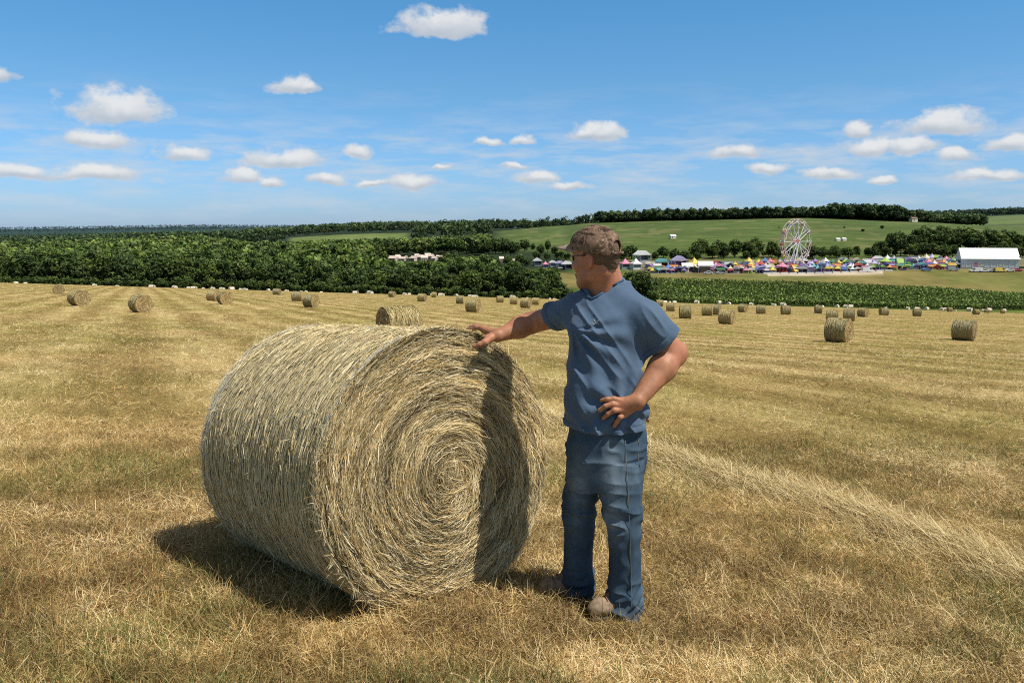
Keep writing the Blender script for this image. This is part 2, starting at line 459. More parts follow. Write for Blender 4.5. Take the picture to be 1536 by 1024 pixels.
# ------------------------------------------------------------------ strands
def strands(root, tan, length, width, curl, droop, K, col, side=None, taper=0.35, wig=0.0):
    """N ribbons. root,tan (N,3); curl rad of turn about a random axis; returns V,quads,col"""
    N = len(root); tan = unit(tan)
    rnd = unit(rng.normal(size=(N, 3)))
    if side is None: side = unit(np.cross(tan, rnd))
    bend = unit(np.cross(side, tan)) * rng.choice([-1, 1], N)[:, None] * 0.5 + side * rng.normal(size=(N, 1)) * 0.7
    s = np.linspace(0, 1, K)
    pts = []
    p = root.copy(); t = tan.copy()
    seg = (length / (K - 1))[:, None]
    for k in range(K):
        pts.append(p)
        p = p + t * seg
        t = t + bend * (curl / (K - 1))[:, None]
        if wig: t = t + rng.normal(size=(N, 3)) * wig
        t[:, 2] -= droop / (K - 1)
        t = unit(t)
    V = np.zeros((N, K, 2, 3))
    for k in range(K):
        w = (width * (1 - (1 - taper) * s[k] ** 1.5))[:, None] * 0.5
        V[:, k, 0] = pts[k] - side * w; V[:, k, 1] = pts[k] + side * w
    base = (np.arange(N) * K * 2)[:, None]
    k = np.arange(K - 1)[None, :] * 2
    q = np.stack([base + k, base + k + 1, base + k + 3, base + k + 2], -1).reshape(-1, 4)
    C = np.repeat(np.asarray(col), K * 2, 0)
    return V.reshape(-1, 3), q, C
def join(parts):
    V, Q, C, b = [], [], [], 0
    for v, q, c in parts:
        V.append(v); Q.append(q + b); C.append(c); b += len(v)
    return np.concatenate(V), np.concatenate(Q), np.concatenate(C)

M_STRAW = mat_attr("dry_straw", .8, .12, transl=0.12)
M_GRASS = mat_attr("stubble_straw", .75, .2, transl=0.15)

def ground_blades(N, d0, d1, K, seedoff):
    d = np.exp(rng.uniform(math.log(d0), math.log(d1), N))
    x = (rng.uniform(-1, 1, N) * (0.66 + 0.9 / d)) * d
    z = ground(x, d)
    big = np.maximum(1.0, d / 6.5); low = np.clip(6.5 / d, 0, 1) ** .25
    ph = stripe_phase(x, d); st = .5 + .5 * np.cos(2 * math.pi * ph)
    pn = fbm(x * .55, d * .55, seed=61, oct=3); gn = fbm(x * .8 + 9, d * .8, seed=65, oct=3); tn = fbm(x * 3.2, d * 3.2, seed=67, oct=2)
    lightness = np.clip(.37 + .9 * (pn - .3) + .34 * (st - .2) * (d > 6) + .75 * (tn - .5) + rng.normal(size=N) * .27, 0, 1)
    order = np.array([3, 2, 1, 0, 4]); f = lightness * 3.999; i0 = np.floor(f).astype(int); w = (f - i0)[:, None]
    c = STRAW[order[i0]] * (1 - w) + STRAW[order[np.minimum(i0 + 1, 4)]] * w
    isg = rng.uniform(size=N) < np.clip((gn - .48) * 2.8, 0.05, .55)
    c[isg] = GREEN[rng.integers(0, 3, isg.sum())] * rng.uniform(.7, 1.2, (isg.sum(), 1))
    bp = fbm(x * .42 + 31, d * .42, seed=165, oct=4); brown = rng.uniform(size=N) < np.clip((bp - .51) * 2.4, 0, .36)
    c[brown] = np.array([.33, .22, .10]) * rng.uniform(.6, 1.3, (brown.sum(), 1))
    red = (rng.uniform(size=N) < .06); c[red] = np.array([.33, .16, .06]) * rng.uniform(.6, 1.1, (red.sum(), 1))
    c *= (.68 + .32 * sstep(.30, .58, tn))[:, None]
    a = rng.uniform(0, 2 * math.pi, N)
    # straw tends to lie along the mowing pass
    al = rng.uniform(size=N) < .35
    a[al] = math.atan2(ROW_DIR[1], ROW_DIR[0]) + rng.normal(size=al.sum()) * .5 + rng.integers(0, 2, al.sum()) * math.pi
    inc = np.abs(rng.normal(size=N)) * .45 + .05
    inc[isg] += rng.uniform(.2, .8, isg.sum())
    inc *= low ** 2
    t = np.stack([np.cos(a) * np.cos(inc), np.sin(a) * np.cos(inc), np.sin(inc)], 1)
    L = rng.uniform(.032, .095, N) * (1 + .8 * (rng.uniform(size=N) < .12)) * big ** .34
    W = rng.uniform(.0017, .0036, N) * big ** .78
    zoff = rng.uniform(-.012, .022, N) * (1 + .8 * st * (d < 40)) + .045 * (vnoise(x * 5.2, d * 5.2, seed=69) - .5) * (d < 30)
    root = np.stack([x, d, z + zoff], 1)
    # trodden flat round the boots
    for bx, by in ((.50, 3.69), (.45, 3.65), (.40, 3.62), (.36, 3.59), (.35, 3.52), (.43, 3.56), (.51, 3.62), (.30, 3.87), (.20, 3.84)):
        tr = np.hypot(x - bx, d - by) < .085; root[tr, 2] -= .016; inc[tr] *= .2; L[tr] *= .75
    t = np.stack([np.cos(a) * np.cos(inc), np.sin(a) * np.cos(inc), np.sin(inc)], 1)
    up = np.zeros((N, 3)); up[:, 2] = 1
    side = unit(np.cross(t, unit(up + rng.normal(size=(N, 3)) * .7)))
    return strands(root, t, L, W, rng.normal(size=N) * 1.1, .35, K, c, side, .3, .27)

def build_ground_cover():
    parts = [ground_blades(560000, 2.0, 8.5, 4, 1), ground_blades(380000, 8.5, 258, 3, 2)]
    V, Q, C = join(parts)
    o = add("stubble", mesh_np("stubble", V, Q, None, C, False), M_GRASS)
    tag(o, "short dry golden stubble and cut straw covering the hay field", "stubble", kind="stuff")
    # tufts standing up
    N = 900
    d = np.exp(rng.uniform(math.log(2.4), math.log(26), N)); x = rng.uniform(-.75, .75, N) * d
    n = 14
    X = np.repeat(x, n) + rng.normal(size=N * n) * .035; D = np.repeat(d, n) + rng.normal(size=N * n) * .035
    a = rng.uniform(0, 6.283, N * n); inc = rng.uniform(.7, 1.4, N * n)
    t = np.stack([np.cos(a) * np.cos(inc), np.sin(a) * np.cos(inc), np.sin(inc)], 1)
    base = np.where(rng.uniform(size=(N, 1)) < .45, GREEN[rng.integers(0, 3, N)], STRAW[rng.integers(0, 4, N)])
    C0 = np.repeat(base, n, 0) * rng.uniform(.7, 1.25, (N * n, 1))
    A = strands(np.stack([X, D, ground(X, D) - .01], 1), t, rng.uniform(.05, .15, N * n), rng.uniform(.002, .0038, N * n), rng.normal(size=N * n) * .9, .5, 5, C0, None, .2, .1)
    o = add("grass", mesh_np("grass", A[0], A[1], None, A[2], False), M_GRASS)
    tag(o, "sparse upright tufts of dry and green grass left standing in the stubble", "grass", kind="stuff")
    # windrow: pale raked straw running along the mowing pass to the right of the man
    N = 90000
    s = np.exp(rng.uniform(math.log(1.0), math.log(30), N)) + .9
    wd = rng.normal(size=N) * .19
    base = ROW_PERP * 4.22
    x = base[0] + ROW_DIR[0] * (s - 1.6) + ROW_PERP[0] * wd; y = base[1] + ROW_DIR[1] * (s - 1.6) + ROW_PERP[1] * wd
    wob = (vnoise(s * .5, s * 0, seed=77) - .5) * .35
    x += ROW_PERP[0] * wob; y += ROW_PERP[1] * wob
    hgt = .065 * np.exp(-(wd / .2) ** 2) * rng.uniform(0, 1, N)
    ang = math.atan2(ROW_DIR[1], ROW_DIR[0]) + rng.normal(size=N) * .42 + rng.integers(0, 2, N) * math.pi
    inc = rng.normal(size=N) * .22 + .05
    t = np.stack([np.cos(ang) * np.cos(inc), np.sin(ang) * np.cos(inc), np.sin(inc)], 1)
    pal = np.array([[.80, .64, .34], [.88, .74, .44], [.68, .52, .24], [.58, .47, .22]])
    C0 = pal[rng.integers(0, 4, N)] * rng.uniform(.65, 1.1, (N, 1))
    up = np.zeros((N, 3)); up[:, 2] = 1
    side = unit(np.cross(t, unit(up + rng.normal(size=(N, 3)) * .5)))
    A = strands(np.stack([x, y, ground(x, y) + .012 + hgt], 1), t, rng.uniform(.10, .26, N), rng.uniform(.0025, .0045, N) * np.maximum(1, y / 6), rng.normal(size=N) * .6, .2, 4, C0, side, .4, .06)
    o = add("windrow", mesh_np("windrow", A[0], A[1], None, A[2], False), M_STRAW)
    tag(o, "pale raked strip of loose straw lying on the stubble right of the man", "straw strip", kind="stuff")
build_ground_cover()

# ------------------------------------------------------------------ the big round bale
BR, BL = 0.655, 1.19
PALE = np.array([[.70, .58, .35], [.62, .49, .26], [.54, .40, .18], [.76, .66, .44], [.42, .29, .115], [.58, .50, .27]]) * 1.18

def face_strands(R, n, Wd, y0=0.0, out=-1.0, K=5, scale=1.0):
    """straw ends wound round a bale face; local face plane y=y0, outward = out*Y, centre (0,y0,R)"""
    r = R * np.sqrt(rng.uniform(0.0005, 1.0, n)); th = rng.uniform(0, 2 * math.pi, n)
    turn = rng.uniform(.030, .115, n) * scale                       # arc length
    bulge = .055 * (1 - (r / R) ** 3)
    # layered ridges: thick and thin wraps
    lay = vnoise(r * 46 + 1.4 * th / 6.283, th * 0.8, seed=31); lay2 = vnoise(r * 14, th * 2.2, seed=33)
    lift = bulge + .015 * (lay - .5) + .010 * (lay2 - .5) + rng.normal(size=n) * .006
    ang_dir = rng.choice([-1, 1], n, p=[.8, .2])
    core = np.clip(1 - r / (.16 * R / .655), 0, 1)                 # the core is a tangle
    tanx = -np.sin(th) * ang_dir; tanz = np.cos(th) * ang_dir
    jit = rng.normal(size=n) * (.16 + 1.3 * core)
    tx = tanx * np.cos(jit) + np.cos(th) * np.sin(jit); tz = tanz * np.cos(jit) + np.sin(th) * np.sin(jit)
    ty = out * (rng.uniform(-.05, .38, n) * (rng.uniform(size=n) < .6))
    t = unit(np.stack([tx, ty, tz], 1))
    p = np.stack([r * np.cos(th), np.full(n, y0) + out * lift, R + r * np.sin(th)], 1)
    outv = np.zeros((n, 3)); outv[:, 1] = out
    side = unit(np.cross(t, unit(outv + rng.normal(size=(n, 3)) * .55)))
    dk = np.clip(.74 + .95 * (lay - .45) + .35 * (lay2 - .5) + rng.normal(size=n) * .22, .22, 1.2)
    c = PALE[rng.integers(0, 6, n)] * dk[:, None]
    W = rng.uniform(.0018, .0038, n) * Wd
    # follow the circle: integrate with curvature
    V = np.zeros((n, K, 2, 3)); q = p.copy(); tt = t.copy()
    seg = (turn / (K - 1))[:, None]; rc = np.maximum(r, .03)[:, None]
    for k in range(K):
        w = (W * (1 - .5 * (k / (K - 1)) ** 1.5))[:, None] * .5
        V[:, k, 0] = q - side * w; V[:, k, 1] = q + side * w
        q = q + tt * seg
        rad = q - np.array([0, 0, R]); rad[:, 1] = 0
        tt = unit(tt - unit(rad) * seg / rc * .85 + rng.normal(size=(n, 3)) * .09 - outv * .06 * (k > 1))
    b = (np.arange(n) * K * 2)[:, None]; kk = np.arange(K - 1)[None, :] * 2
    qd = np.stack([b + kk, b + kk + 1, b + kk + 3, b + kk + 2], -1).reshape(-1, 4)
    return V.reshape(-1, 3), qd, np.repeat(c, K * 2, 0)

def side_strands(R, L, n, Wd, K=4, scale=1.0):
    th = rng.uniform(0, 2 * math.pi, n); y = rng.uniform(-L / 2 + .012, L / 2 - .012, n)
    # strands gather into ropes between the net threads
    NB = 56
    f = (y / L + .5) * NB; fr = f - np.floor(f)
    y = (np.floor(f) + .5 + (fr - .5) * .78 - NB / 2) * L / NB
    rope = np.cos((fr - .5) * math.pi)
    rr = R - .008 + .008 * rope + rng.normal(size=n) * .0032 + .012 * (vnoise(y * 4, th * 3, seed=51) - .5)
    dirn = rng.choice([-1, 1], n); jit = rng.normal(size=n) * .07
    er = np.stack([np.cos(th), np.zeros(n), np.sin(th)], 1); et = np.stack([-np.sin(th), np.zeros(n), np.cos(th)], 1)
    ey = np.zeros((n, 3)); ey[:, 1] = 1
    t = et * (dirn * np.cos(jit))[:, None] + ey * np.sin(jit)[:, None] + er * (rng.uniform(-.02, .22, n) * (rng.uniform(size=n) < .22))[:, None]
    p = er * rr[:, None]; p[:, 1] = y; p[:, 2] += R
    side = unit(np.cross(t, unit(er + rng.normal(size=(n, 3)) * .45)))
    pal = np.array([[.84, .71, .43], [.74, .62, .34], [.88, .78, .52], [.64, .53, .27], [.62, .56, .30], [.80, .64, .35]])
    c = pal[rng.integers(0, 6, n)] * rng.uniform(.6, 1.25, (n, 1)) * (.70 + .42 * rope)[:, None]
    W = rng.uniform(.0018, .0033, n) * Wd; Ln = rng.uniform(.025, .09, n) * scale
    V = np.zeros((n, K, 2, 3)); q = p.copy(); tt = unit(t); seg = (Ln / (K - 1))[:, None]
    for k in range(K):
        w = W[:, None] * .5
        V[:, k, 0] = q - side * w; V[:, k, 1] = q + side * w
        q = q + tt * seg; rad = q - np.array([0, 0, R]); rad[:, 1] = 0
        tt = unit(tt - unit(rad) * seg / R + rng.normal(size=(n, 3)) * .05)
    b = (np.arange(n) * K * 2)[:, None]; kk = np.arange(K - 1)[None, :] * 2
    qd = np.stack([b + kk, b + kk + 1, b + kk + 3, b + kk + 2], -1).reshape(-1, 4)
    return V.reshape(-1, 3), qd, np.repeat(c, K * 2, 0)

def drum(R, L, nseg=96, ny=24, amp=.006, bulge=.05):
    """rounded barrel core with domed ends"""
    prof = [(R * f, L / 2 + bulge * (1 - f ** 3) - .03) for f in np.linspace(0.02, .97, 10)]
    rows = [(r, -y) for r, y in prof] + [(R - .014 - (.01 if i in (0, ny) else 0), -L / 2 + L * i / ny) for i in range(ny + 1)] + [(r, y) for r, y in prof[::-1]]
    V = []; 
    for k, (r, y) in enumerate(rows):
        th = np.arange(nseg) * 2 * math.pi / nseg
        rr = r + amp * (vnoise(np.cos(th) * 4 + 9, np.sin(th) * 4 + 9, np.full(nseg, y * 7 + k), seed=9) - .5)
        V.append(np.stack([rr * np.cos(th), np.full(nseg, y), R + rr * np.sin(th)], 1))
    V = np.concatenate(V); m = len(rows)
    i = np.arange(m - 1)[:, None] * nseg; j = np.arange(nseg)[None, :]; j2 = (j + 1) % nseg
    q = np.stack([i + j, i + j2, i + nseg + j2, i + nseg + j], -1).reshape(-1, 4)
    return V, q

M_CORE = mat_noise("packed_straw", (.16, .115, .045), (.38, .29, .13), 26, .95, .8, .02, .05)
M_NET = mat_noise("net_wrap_plastic", (.60, .52, .33), (.80, .71, .48), 60, .45, 0, spec=.4)
M_NETB = mat_noise("blue_white_net_edge", (.56, .55, .50), (.78, .77, .70), 40, .45, 0, spec=.4)

yaw, tilt = 0.743, 0.069
nvec = np.array([math.sin(yaw) * math.cos(tilt), -math.cos(yaw) * math.cos(tilt), math.sin(tilt)])
FC = np.array([-0.291, 3.796, CAMZ - 1.095])
rot = Euler((-tilt, 0, yaw)); RB = np.array(rot.to_matrix())
base = FC - nvec * (BL / 2 + .02) - RB @ np.array([0, 0, BR])
bale = empty("hay_bale", tuple(base), rot, "large round net-wrapped hay bale that the man rests his hand on", "hay bale")
V, q = drum(BR, BL)
add("straw_core", mesh_np("straw_core", V, q), M_CORE, bale)
A = side_strands(BR, BL, 66000, 1.0)
add("wrapped_side", mesh_np("wrapped_side", A[0], A[1], None, A[2], False), M_STRAW, bale)
A = face_strands(BR - .005, 64000, 1.0, -BL / 2 + .02)
add("straw_face", mesh_np("straw_face", A[0], A[1], None, A[2], False), M_STRAW, bale)
A = face_strands(BR - .005, 7000, 1.6, BL / 2 - .02, 1.0)
add("straw_face", mesh_np("straw_face", A[0], A[1], None, A[2], False), M_STRAW, bale)
# net threads round the side
def net_rings(ys, r, w, name, mat, par, seg=150):
    Vs, Qs, b = [], [], 0
    for y in ys:
        th = np.arange(seg) * 2 * math.pi / seg
        rr = r + .004 * (vnoise(th * 9, th * 0 + y * 40, seed=71) - .5); yy = y + .004 * (vnoise(th * 5, th * 0 + y * 31, seed=73) - .5)
        a = np.stack([rr * np.cos(th), yy - w / 2, BR + rr * np.sin(th)], 1); c = a.copy(); c[:, 1] += w
        Vs += [a, c]; j = np.arange(seg); j2 = (j + 1) % seg
        Qs.append(np.stack([b + j, b + seg + j, b + seg + j2, b + j2], 1)); b += 2 * seg
    return add(name, mesh_np(name, np.concatenate(Vs), np.concatenate(Qs)), mat, par)
net_rings(np.linspace(-BL / 2 + .03, BL / 2 - .03, 57), BR + .003, .0032, "net_wrap", M_NET, bale)
net_rings([-BL / 2 + .016, -BL / 2 + .027, -BL / 2 + .040, BL / 2 - .015, BL / 2 - .028, BL / 2 - .045, BL / 2 - .06, BL / 2 - .085], BR + .003, .0065, "net_edge", M_NETB, bale)
# loose ends sticking out round the rims and through the net
n = 2600
th = rng.uniform(0, 6.283, n); yy = np.where(rng.uniform(size=n) < .45, BL / 2 - rng.uniform(0, .05, n), np.where(rng.uniform(size=n) < .6, -BL / 2 + rng.uniform(0, .03, n), rng.uniform(-BL / 2, BL / 2, n)))
er = np.stack([np.cos(th), np.zeros(n), np.sin(th)], 1); p = er * (BR - .004); p[:, 1] = yy; p[:, 2] += BR
t = er * rng.uniform(.15, 1, (n, 1)) + np.stack([-np.sin(th), np.zeros(n), np.cos(th)], 1) * rng.normal(size=(n, 1)) + np.array([0, 1, 0]) * rng.normal(size=(n, 1)) * .5
A = strands(p, t, rng.uniform(.02, .07, n), rng.uniform(.0018, .003, n), rng.normal(size=n) * .9, .3, 4, PALE[rng.integers(0, 6, n)] * rng.uniform(.7, 1.1, (n, 1)), None, .4, .1)
add("loose_straw", mesh_np("loose_straw", A[0], A[1], None, A[2], False), M_STRAW, bale)

# ------------------------------------------------------------------ bales across the field
proto_data = None
M_FARS = mat_attr("field_bale_straw", .85, .1, transl=.1, rand=.16)
def far_bale_meshes():
    V, q = drum(BR, BL, 40, 10)
    core = mesh_np("straw_core", V, q); core.materials.append(M_CORE)
    A = side_strands(BR, BL, 3600, 5.5, 3, 3.2); A[2][:] *= np.array([.66, .68, .62]); sd = mesh_np("wrapped_side", A[0], A[1], None, A[2], False); sd.materials.append(M_FARS)
    A = face_strands(BR - .005, 1600, 4.5, -BL / 2 + .02, -1, 4, 1.6); A[2][:] *= np.array([.98, .96, .90]); f1 = mesh_np("straw_face", A[0], A[1], None, A[2], False); f1.materials.append(M_FARS)
    A = face_strands(BR - .005, 1600, 4.5, BL / 2 - .02, 1, 4, 1.6); A[2][:] *= np.array([.98, .96, .90]); f2 = mesh_np("straw_face", A[0], A[1], None, A[2], False); f2.materials.append(M_FARS)
    return core, sd, f1, f2
def far_bale(x, y, rz, label, group, meshes, scale=1.0, sink=.03):
    o = empty("hay_bale", (x, y, float(ground(np.array([x]), np.array([y]))[0]) - sink), (0, 0, rz), label, "hay bale", group)
    o.scale = (scale * rng.uniform(.95, 1.06), scale * rng.uniform(.9, 1.08), scale * rng.uniform(.93, 1.03)); o.rotation_euler[1] = rng.uniform(-.04, .04)
    for me in meshes: add(me.name.split(".")[0], me, None, o)
    return o
FB = far_bale_meshes()
G_MID = "round bales scattered over the field"
# photo x centre, height in px, yaw (deg), label
MID = [
    (117, 25, 52, "farther bale of the pair standing apart at the left of the field"),
    (210, 29, 45, "bale with a pale round face, nearer of the pair left of the big bale"),
    (88, 15, 30, "small faint bale just left of the left-hand pair of bales"),
    (319, 17, 75, "small bale half hidden behind another bale, left of the big bale"),
    (337, 20, 35, "bale in front of a half hidden one, left of the big bale"),
    (415, 10, 80, "tiny dark bale alone, left of a dark and pale pair"),
    (445, 15, 95, "dark-sided bale at the left of a touching pair beyond the big bale"),
    (466, 20, 60, "pale bale at the right of a touching pair beyond the big bale"),
    (598, 57, 120, "weathered lumpy bale showing just over the top of the big bale"),
    (588, 9, 60, "tiny bale just behind the weathered lumpy bale"),
    (633, 12, 70, "tiny bale just right of the weathered lumpy bale"),
    (651, 8, 80, "tiny bale right of the lumpy bale, against the field edge"),
    (690, 13, 85, "dark bale at the left end of a close pair above the resting hand"),
    (710, 20, 65, "pale bale at the right of a close pair above the resting hand"),
    (750, 11, 98, "dark-sided bale lying broadside above the reaching forearm"),
    (771, 12, 80, "small bale standing between two others above the reaching forearm"),
    (789, 15, 65, "bale with a dark left side just above the reaching arm"),
    (804, 12, 75, "small bale closest to the man's right sleeve"),
    (990, 10, 85, "small dark bale closest to the man's left shoulder"),
    (1007, 14, 70, "upright dark-ended bale left of a pale bale, right of the man"),
    (1029, 20, 80, "pale bale with a dark end, second to the right of the man's shoulder"),
    (1062, 17, 75, "bale partly behind the larger bale, right of the man"),
    (1074, 16, 60, "bale peeping out behind the larger bale, right of the man"),
    (1092, 24, 55, "largest bale of the loose cluster right of the man's shoulder"),
    (1116, 13, 40, "faint bale touching the right side of the largest bale in the cluster"),
    (1143, 14, 70, "dark-fronted bale standing alone right of the cluster"),
    (1180, 14, 85, "wide dark bale midway between the cluster and the near right bales"),
    (1229, 12, 80, "small dark bale left of the row behind the nearest right bale"),
    (1251, 19, 65, "left bale of the row standing behind the nearest right bale"),
    (1276, 18, 70, "middle bale of the row standing behind the nearest right bale"),
    (1297, 14, 35, "right bale of the row standing behind the nearest right bale"),
    (1262, 38, 47, "near bale with a pale coiled face, the biggest on the right of the field"),
    (1328, 12, 90, "dark squat bale between the two near bales on the right"),
    (1378, 12, 75, "small dark bale left of the near bale closest to the right edge"),
    (1427, 7, 90, "tiny dark bale just behind the left of the near bale at the right edge"),
    (1467, 9, 95, "pale bale top showing beyond the near bale at the right edge"),
    (1451, 32, 50, "near bale with a round pale face close to the right edge"),
    (1483, 5, 80, "tiny dark bale right of the near bale at the right edge"),
    (1507, 6, 85, "tiny dark bale farthest right along the field edge")]
for px, h, a, lab in MID:
    d = FPX * 1.33 / h; d = min(d, 240)
    x = (px - 768) / FPX * d
    far_bale(x, d, RAD(a), lab, G_MID, FB, 1.0 if h > 6 else .85)
# a long line of pale bales along the far edge of the field
M_PALE = mat_noise("pale_edge_straw", (.52, .44, .31), (.80, .72, .58), 5, .9, .5, .05, .1)  # even pale tone for the far edge bales
V, q = drum(BR, BL, 20, 4); EDGE = mesh_np("hay_bale", V, q); EDGE.materials.append(M_PALE)
px = 17.0
while px < 1530:
    if not (842 < px < 985):
        d = 269 + rng.uniform(-1.5, 2.5); x = (px - 768) / FPX * d
        o = add("hay_bale", EDGE, None)
        o.location = (x, d, float(ground(np.array([x]), np.array([d]))[0]) - .05); o.rotation_euler = (0, 0, RAD(rng.uniform(30, 150)))
        s_ = rng.uniform(.65, 1.15); o.scale = (s_, s_ * rng.uniform(.8, 1.4), s_)
        tag(o, "tiny pale hay bale in the long line along the far edge of the field", "hay bale", "pale bales lining the far field edge")
    px += float(rng.choice([7, 14, 22, 34, 52], p=[.2, .25, .25, .2, .1]))
# ------------------------------------------------------------------ the man (signed-distance modelling, surface-nets meshing)
class Field:
    def __init__(s, lo, hi, h):
        s.h = h; s.o = np.array(lo, float); n = np.ceil((np.array(hi) - s.o) / h).astype(int) + 1; s.n = n
        s.ax = [s.o[k] + h * np.arange(n[k]) for k in range(3)]
        s.D = np.full(tuple(n), 0.5, np.float32)
    def sl(s, lo, hi, pad):
        r = []
        for k in range(3):
            a = int(np.floor((lo[k] - pad - s.o[k]) / s.h)); b = int(np.ceil((hi[k] + pad - s.o[k]) / s.h)) + 1
            r.append(slice(max(a, 0), max(min(b, s.n[k]), 0)))
        return tuple(r)
    def grid(s, sl):
        return np.meshgrid(s.ax[0][sl[0]], s.ax[1][sl[1]], s.ax[2][sl[2]], indexing='ij')
    def comb(s, sl, d, k, op):
        A = s.D[sl]
        if op == 'sub':
            if k > 0:
                h = np.clip(.5 - .5 * (A + d) / k, 0, 1); r = A * (1 - h) - d * h + k * h * (1 - h)
            else: r = np.maximum(A, -d)
        else:
            if k > 0:
                h = np.clip(.5 + .5 * (A - d) / k, 0, 1); r = A * (1 - h) + d * h - k * h * (1 - h)
            else: r = np.minimum(A, d)
        s.D[sl] = r
    def cone(s, a, b, ra, rb, k=.02, op='add', squash=None):
        """round cone; squash=(axis, factor) flattens it across a direction"""
        a, b = np.asarray(a, float), np.asarray(b, float); R = max(ra, rb)
        sl = s.sl(np.minimum(a, b) - R, np.maximum(a, b) + R, k + 3 * s.h)
        if any(q.stop <= q.start for q in sl): return
        X, Y, Z = s.grid(sl); px, py, pz = X - a[0], Y - a[1], Z - a[2]; ab = b - a
        if squash is not None:
            ax, f = np.asarray(squash[0], float), squash[1]; ax = ax / np.linalg.norm(ax)
            q = px * ax[0] + py * ax[1] + pz * ax[2]; g = 1 / f - 1
            px, py, pz = px + ax[0] * q * g, py + ax[1] * q * g, pz + ax[2] * q * g
            ab = ab + ax * (ab @ ax) * g
        t = np.clip((px * ab[0] + py * ab[1] + pz * ab[2]) / (ab @ ab + 1e-12), 0, 1)
        d = np.sqrt((px - t * ab[0]) ** 2 + (py - t * ab[1]) ** 2 + (pz - t * ab[2]) ** 2) - (ra + (rb - ra) * t)
        if squash is not None: d = d * min(1, squash[1] * 1.15)
        s.comb(sl, d, k, op)
    def chain(s, pts, rad, k=.008, op='add', squash=None):
        for i in range(len(pts) - 1): s.cone(pts[i], pts[i + 1], rad[i], rad[i + 1], k, op, squash)
    def ell(s, c, ax, M=None, k=.02, op='add'):
        c = np.asarray(c, float); R = max(ax); sl = s.sl(c - R, c + R, k + 3 * s.h)
        if any(q.stop <= q.start for q in sl): return
        X, Y, Z = s.grid(sl); p = np.stack([X - c[0], Y - c[1], Z - c[2]], -1)
        if M is not None: p = p @ M
        a = np.asarray(ax, float); k0 = np.linalg.norm(p / a, axis=-1); k1 = np.linalg.norm(p / a ** 2, axis=-1) + 1e-9
        s.comb(sl, k0 * (k0 - 1) / k1, k, op)
    def loft(s, rings, k=.02, op='add', expo=2.2):
        """rings: z, cx, cy, a, b, yaw  (sorted by z)"""
        r = np.array(sorted(rings)); z0, z1 = r[0, 0], r[-1, 0]
        R = max(r[:, 3].max(), r[:, 4].max())
        lo = np.array([r[:, 1].min() - R, r[:, 2].min() - R, z0]); hi = np.array([r[:, 1].max() + R, r[:, 2].max() + R, z1])
        sl = s.sl(lo, hi, k + 3 * s.h); X, Y, Z = s.grid(sl); zz = s.ax[2][sl[2]]
        zc = np.clip(zz, z0, z1)
        # smooth interpolation of the ring table
        def it(c):
            m = np.gradient(r[:, c], r[:, 0]); i = np.clip(np.searchsorted(r[:, 0], zc) - 1, 0, len(r) - 2)
            h = r[i + 1, 0] - r[i, 0]; t = (zc - r[i, 0]) / h
            return (2 * t**3 - 3 * t**2 + 1) * r[i, c] + (t**3 - 2 * t**2 + t) * h * m[i] + (-2 * t**3 + 3 * t**2) * r[i + 1, c] + (t**3 - t**2) * h * m[i + 1]
        cx, cy, a, b, yw = [it(c)[None, None, :] for c in (1, 2, 3, 4, 5)]
        dx, dy = X - cx, Y - cy; ca, sa = np.cos(yw), np.sin(yw)
        u, v = dx * ca + dy * sa, -dx * sa + dy * ca
        f = (np.abs(u / a) ** expo + np.abs(v / b) ** expo) ** (1 / expo)
        d = (f - 1) * np.minimum(a, b) * (.6 + .4 * np.minimum(a, b) / np.maximum(a, b))
        d = np.maximum(d, np.maximum(z0 - Z, Z - z1))
        s.comb(sl, d, k, op)
    def plane(s, p, n, sl=None):
        """keep the side that n points away from"""
        sl = sl or (slice(None),) * 3; X, Y, Z = s.grid(sl); n = unit(np.asarray(n, float))
        s.D[sl] = np.maximum(s.D[sl], (X - p[0]) * n[0] + (Y - p[1]) * n[1] + (Z - p[2]) * n[2])
    def disp(s, fn, band=.05):
        m = np.abs(s.D) < band; i = np.nonzero(m)
        s.D[i] += fn(s.ax[0][i[0]], s.ax[1][i[1]], s.ax[2][i[2]])
    def at(s, p):
        i = np.clip(np.round((np.asarray(p) - s.o) / s.h).astype(int), 0, s.n - 1); return float(s.D[tuple(i)])
    def hit(s, px, py, y0=3.3, y1=4.4):
        for Y in np.arange(y0, y1, .003):
            p = P(px, py, Y)
            if s.at(p) < 0: return Y
        return None
    def mesh(s, name, smooth_it=1):
        D = s.D; D[[0, -1]] = .5; D[:, [0, -1]] = .5; D[:, :, [0, -1]] = .5
        S = D < 0
        c = np.zeros(tuple(s.n - 1), np.int8)
        offs = [(i, j, k) for i in (0, 1) for j in (0, 1) for k in (0, 1)]
        for i, j, k in offs: c += S[i:s.n[0] - 1 + i, j:s.n[1] - 1 + j, k:s.n[2] - 1 + k]
        act = np.nonzero((c > 0) & (c < 8)); n = len(act[0])
        idx = np.full(tuple(s.n - 1), -1, np.int32); idx[act] = np.arange(n)
        vals = {o: D[act[0] + o[0], act[1] + o[1], act[2] + o[2]].astype(float) for o in offs}
        acc = np.zeros((n, 3)); cnt = np.zeros(n)
        for a in offs:
            for b in offs:
                if a < b and sum(abs(a[q] - b[q]) for q in range(3)) == 1:
                    m = (vals[a] < 0) != (vals[b] < 0); t = np.where(m, vals[a] / (vals[a] - vals[b] + 1e-20 * (~m)), 0) if m.any() else np.zeros(n)
                    t = np.where(m, t, 0)
                    acc += np.where(m[:, None], np.array(a) + t[:, None] * (np.array(b) - np.array(a)), 0); cnt += m
        V = s.o + s.h * (np.stack(act, 1) + acc / cnt[:, None])
        Q = []
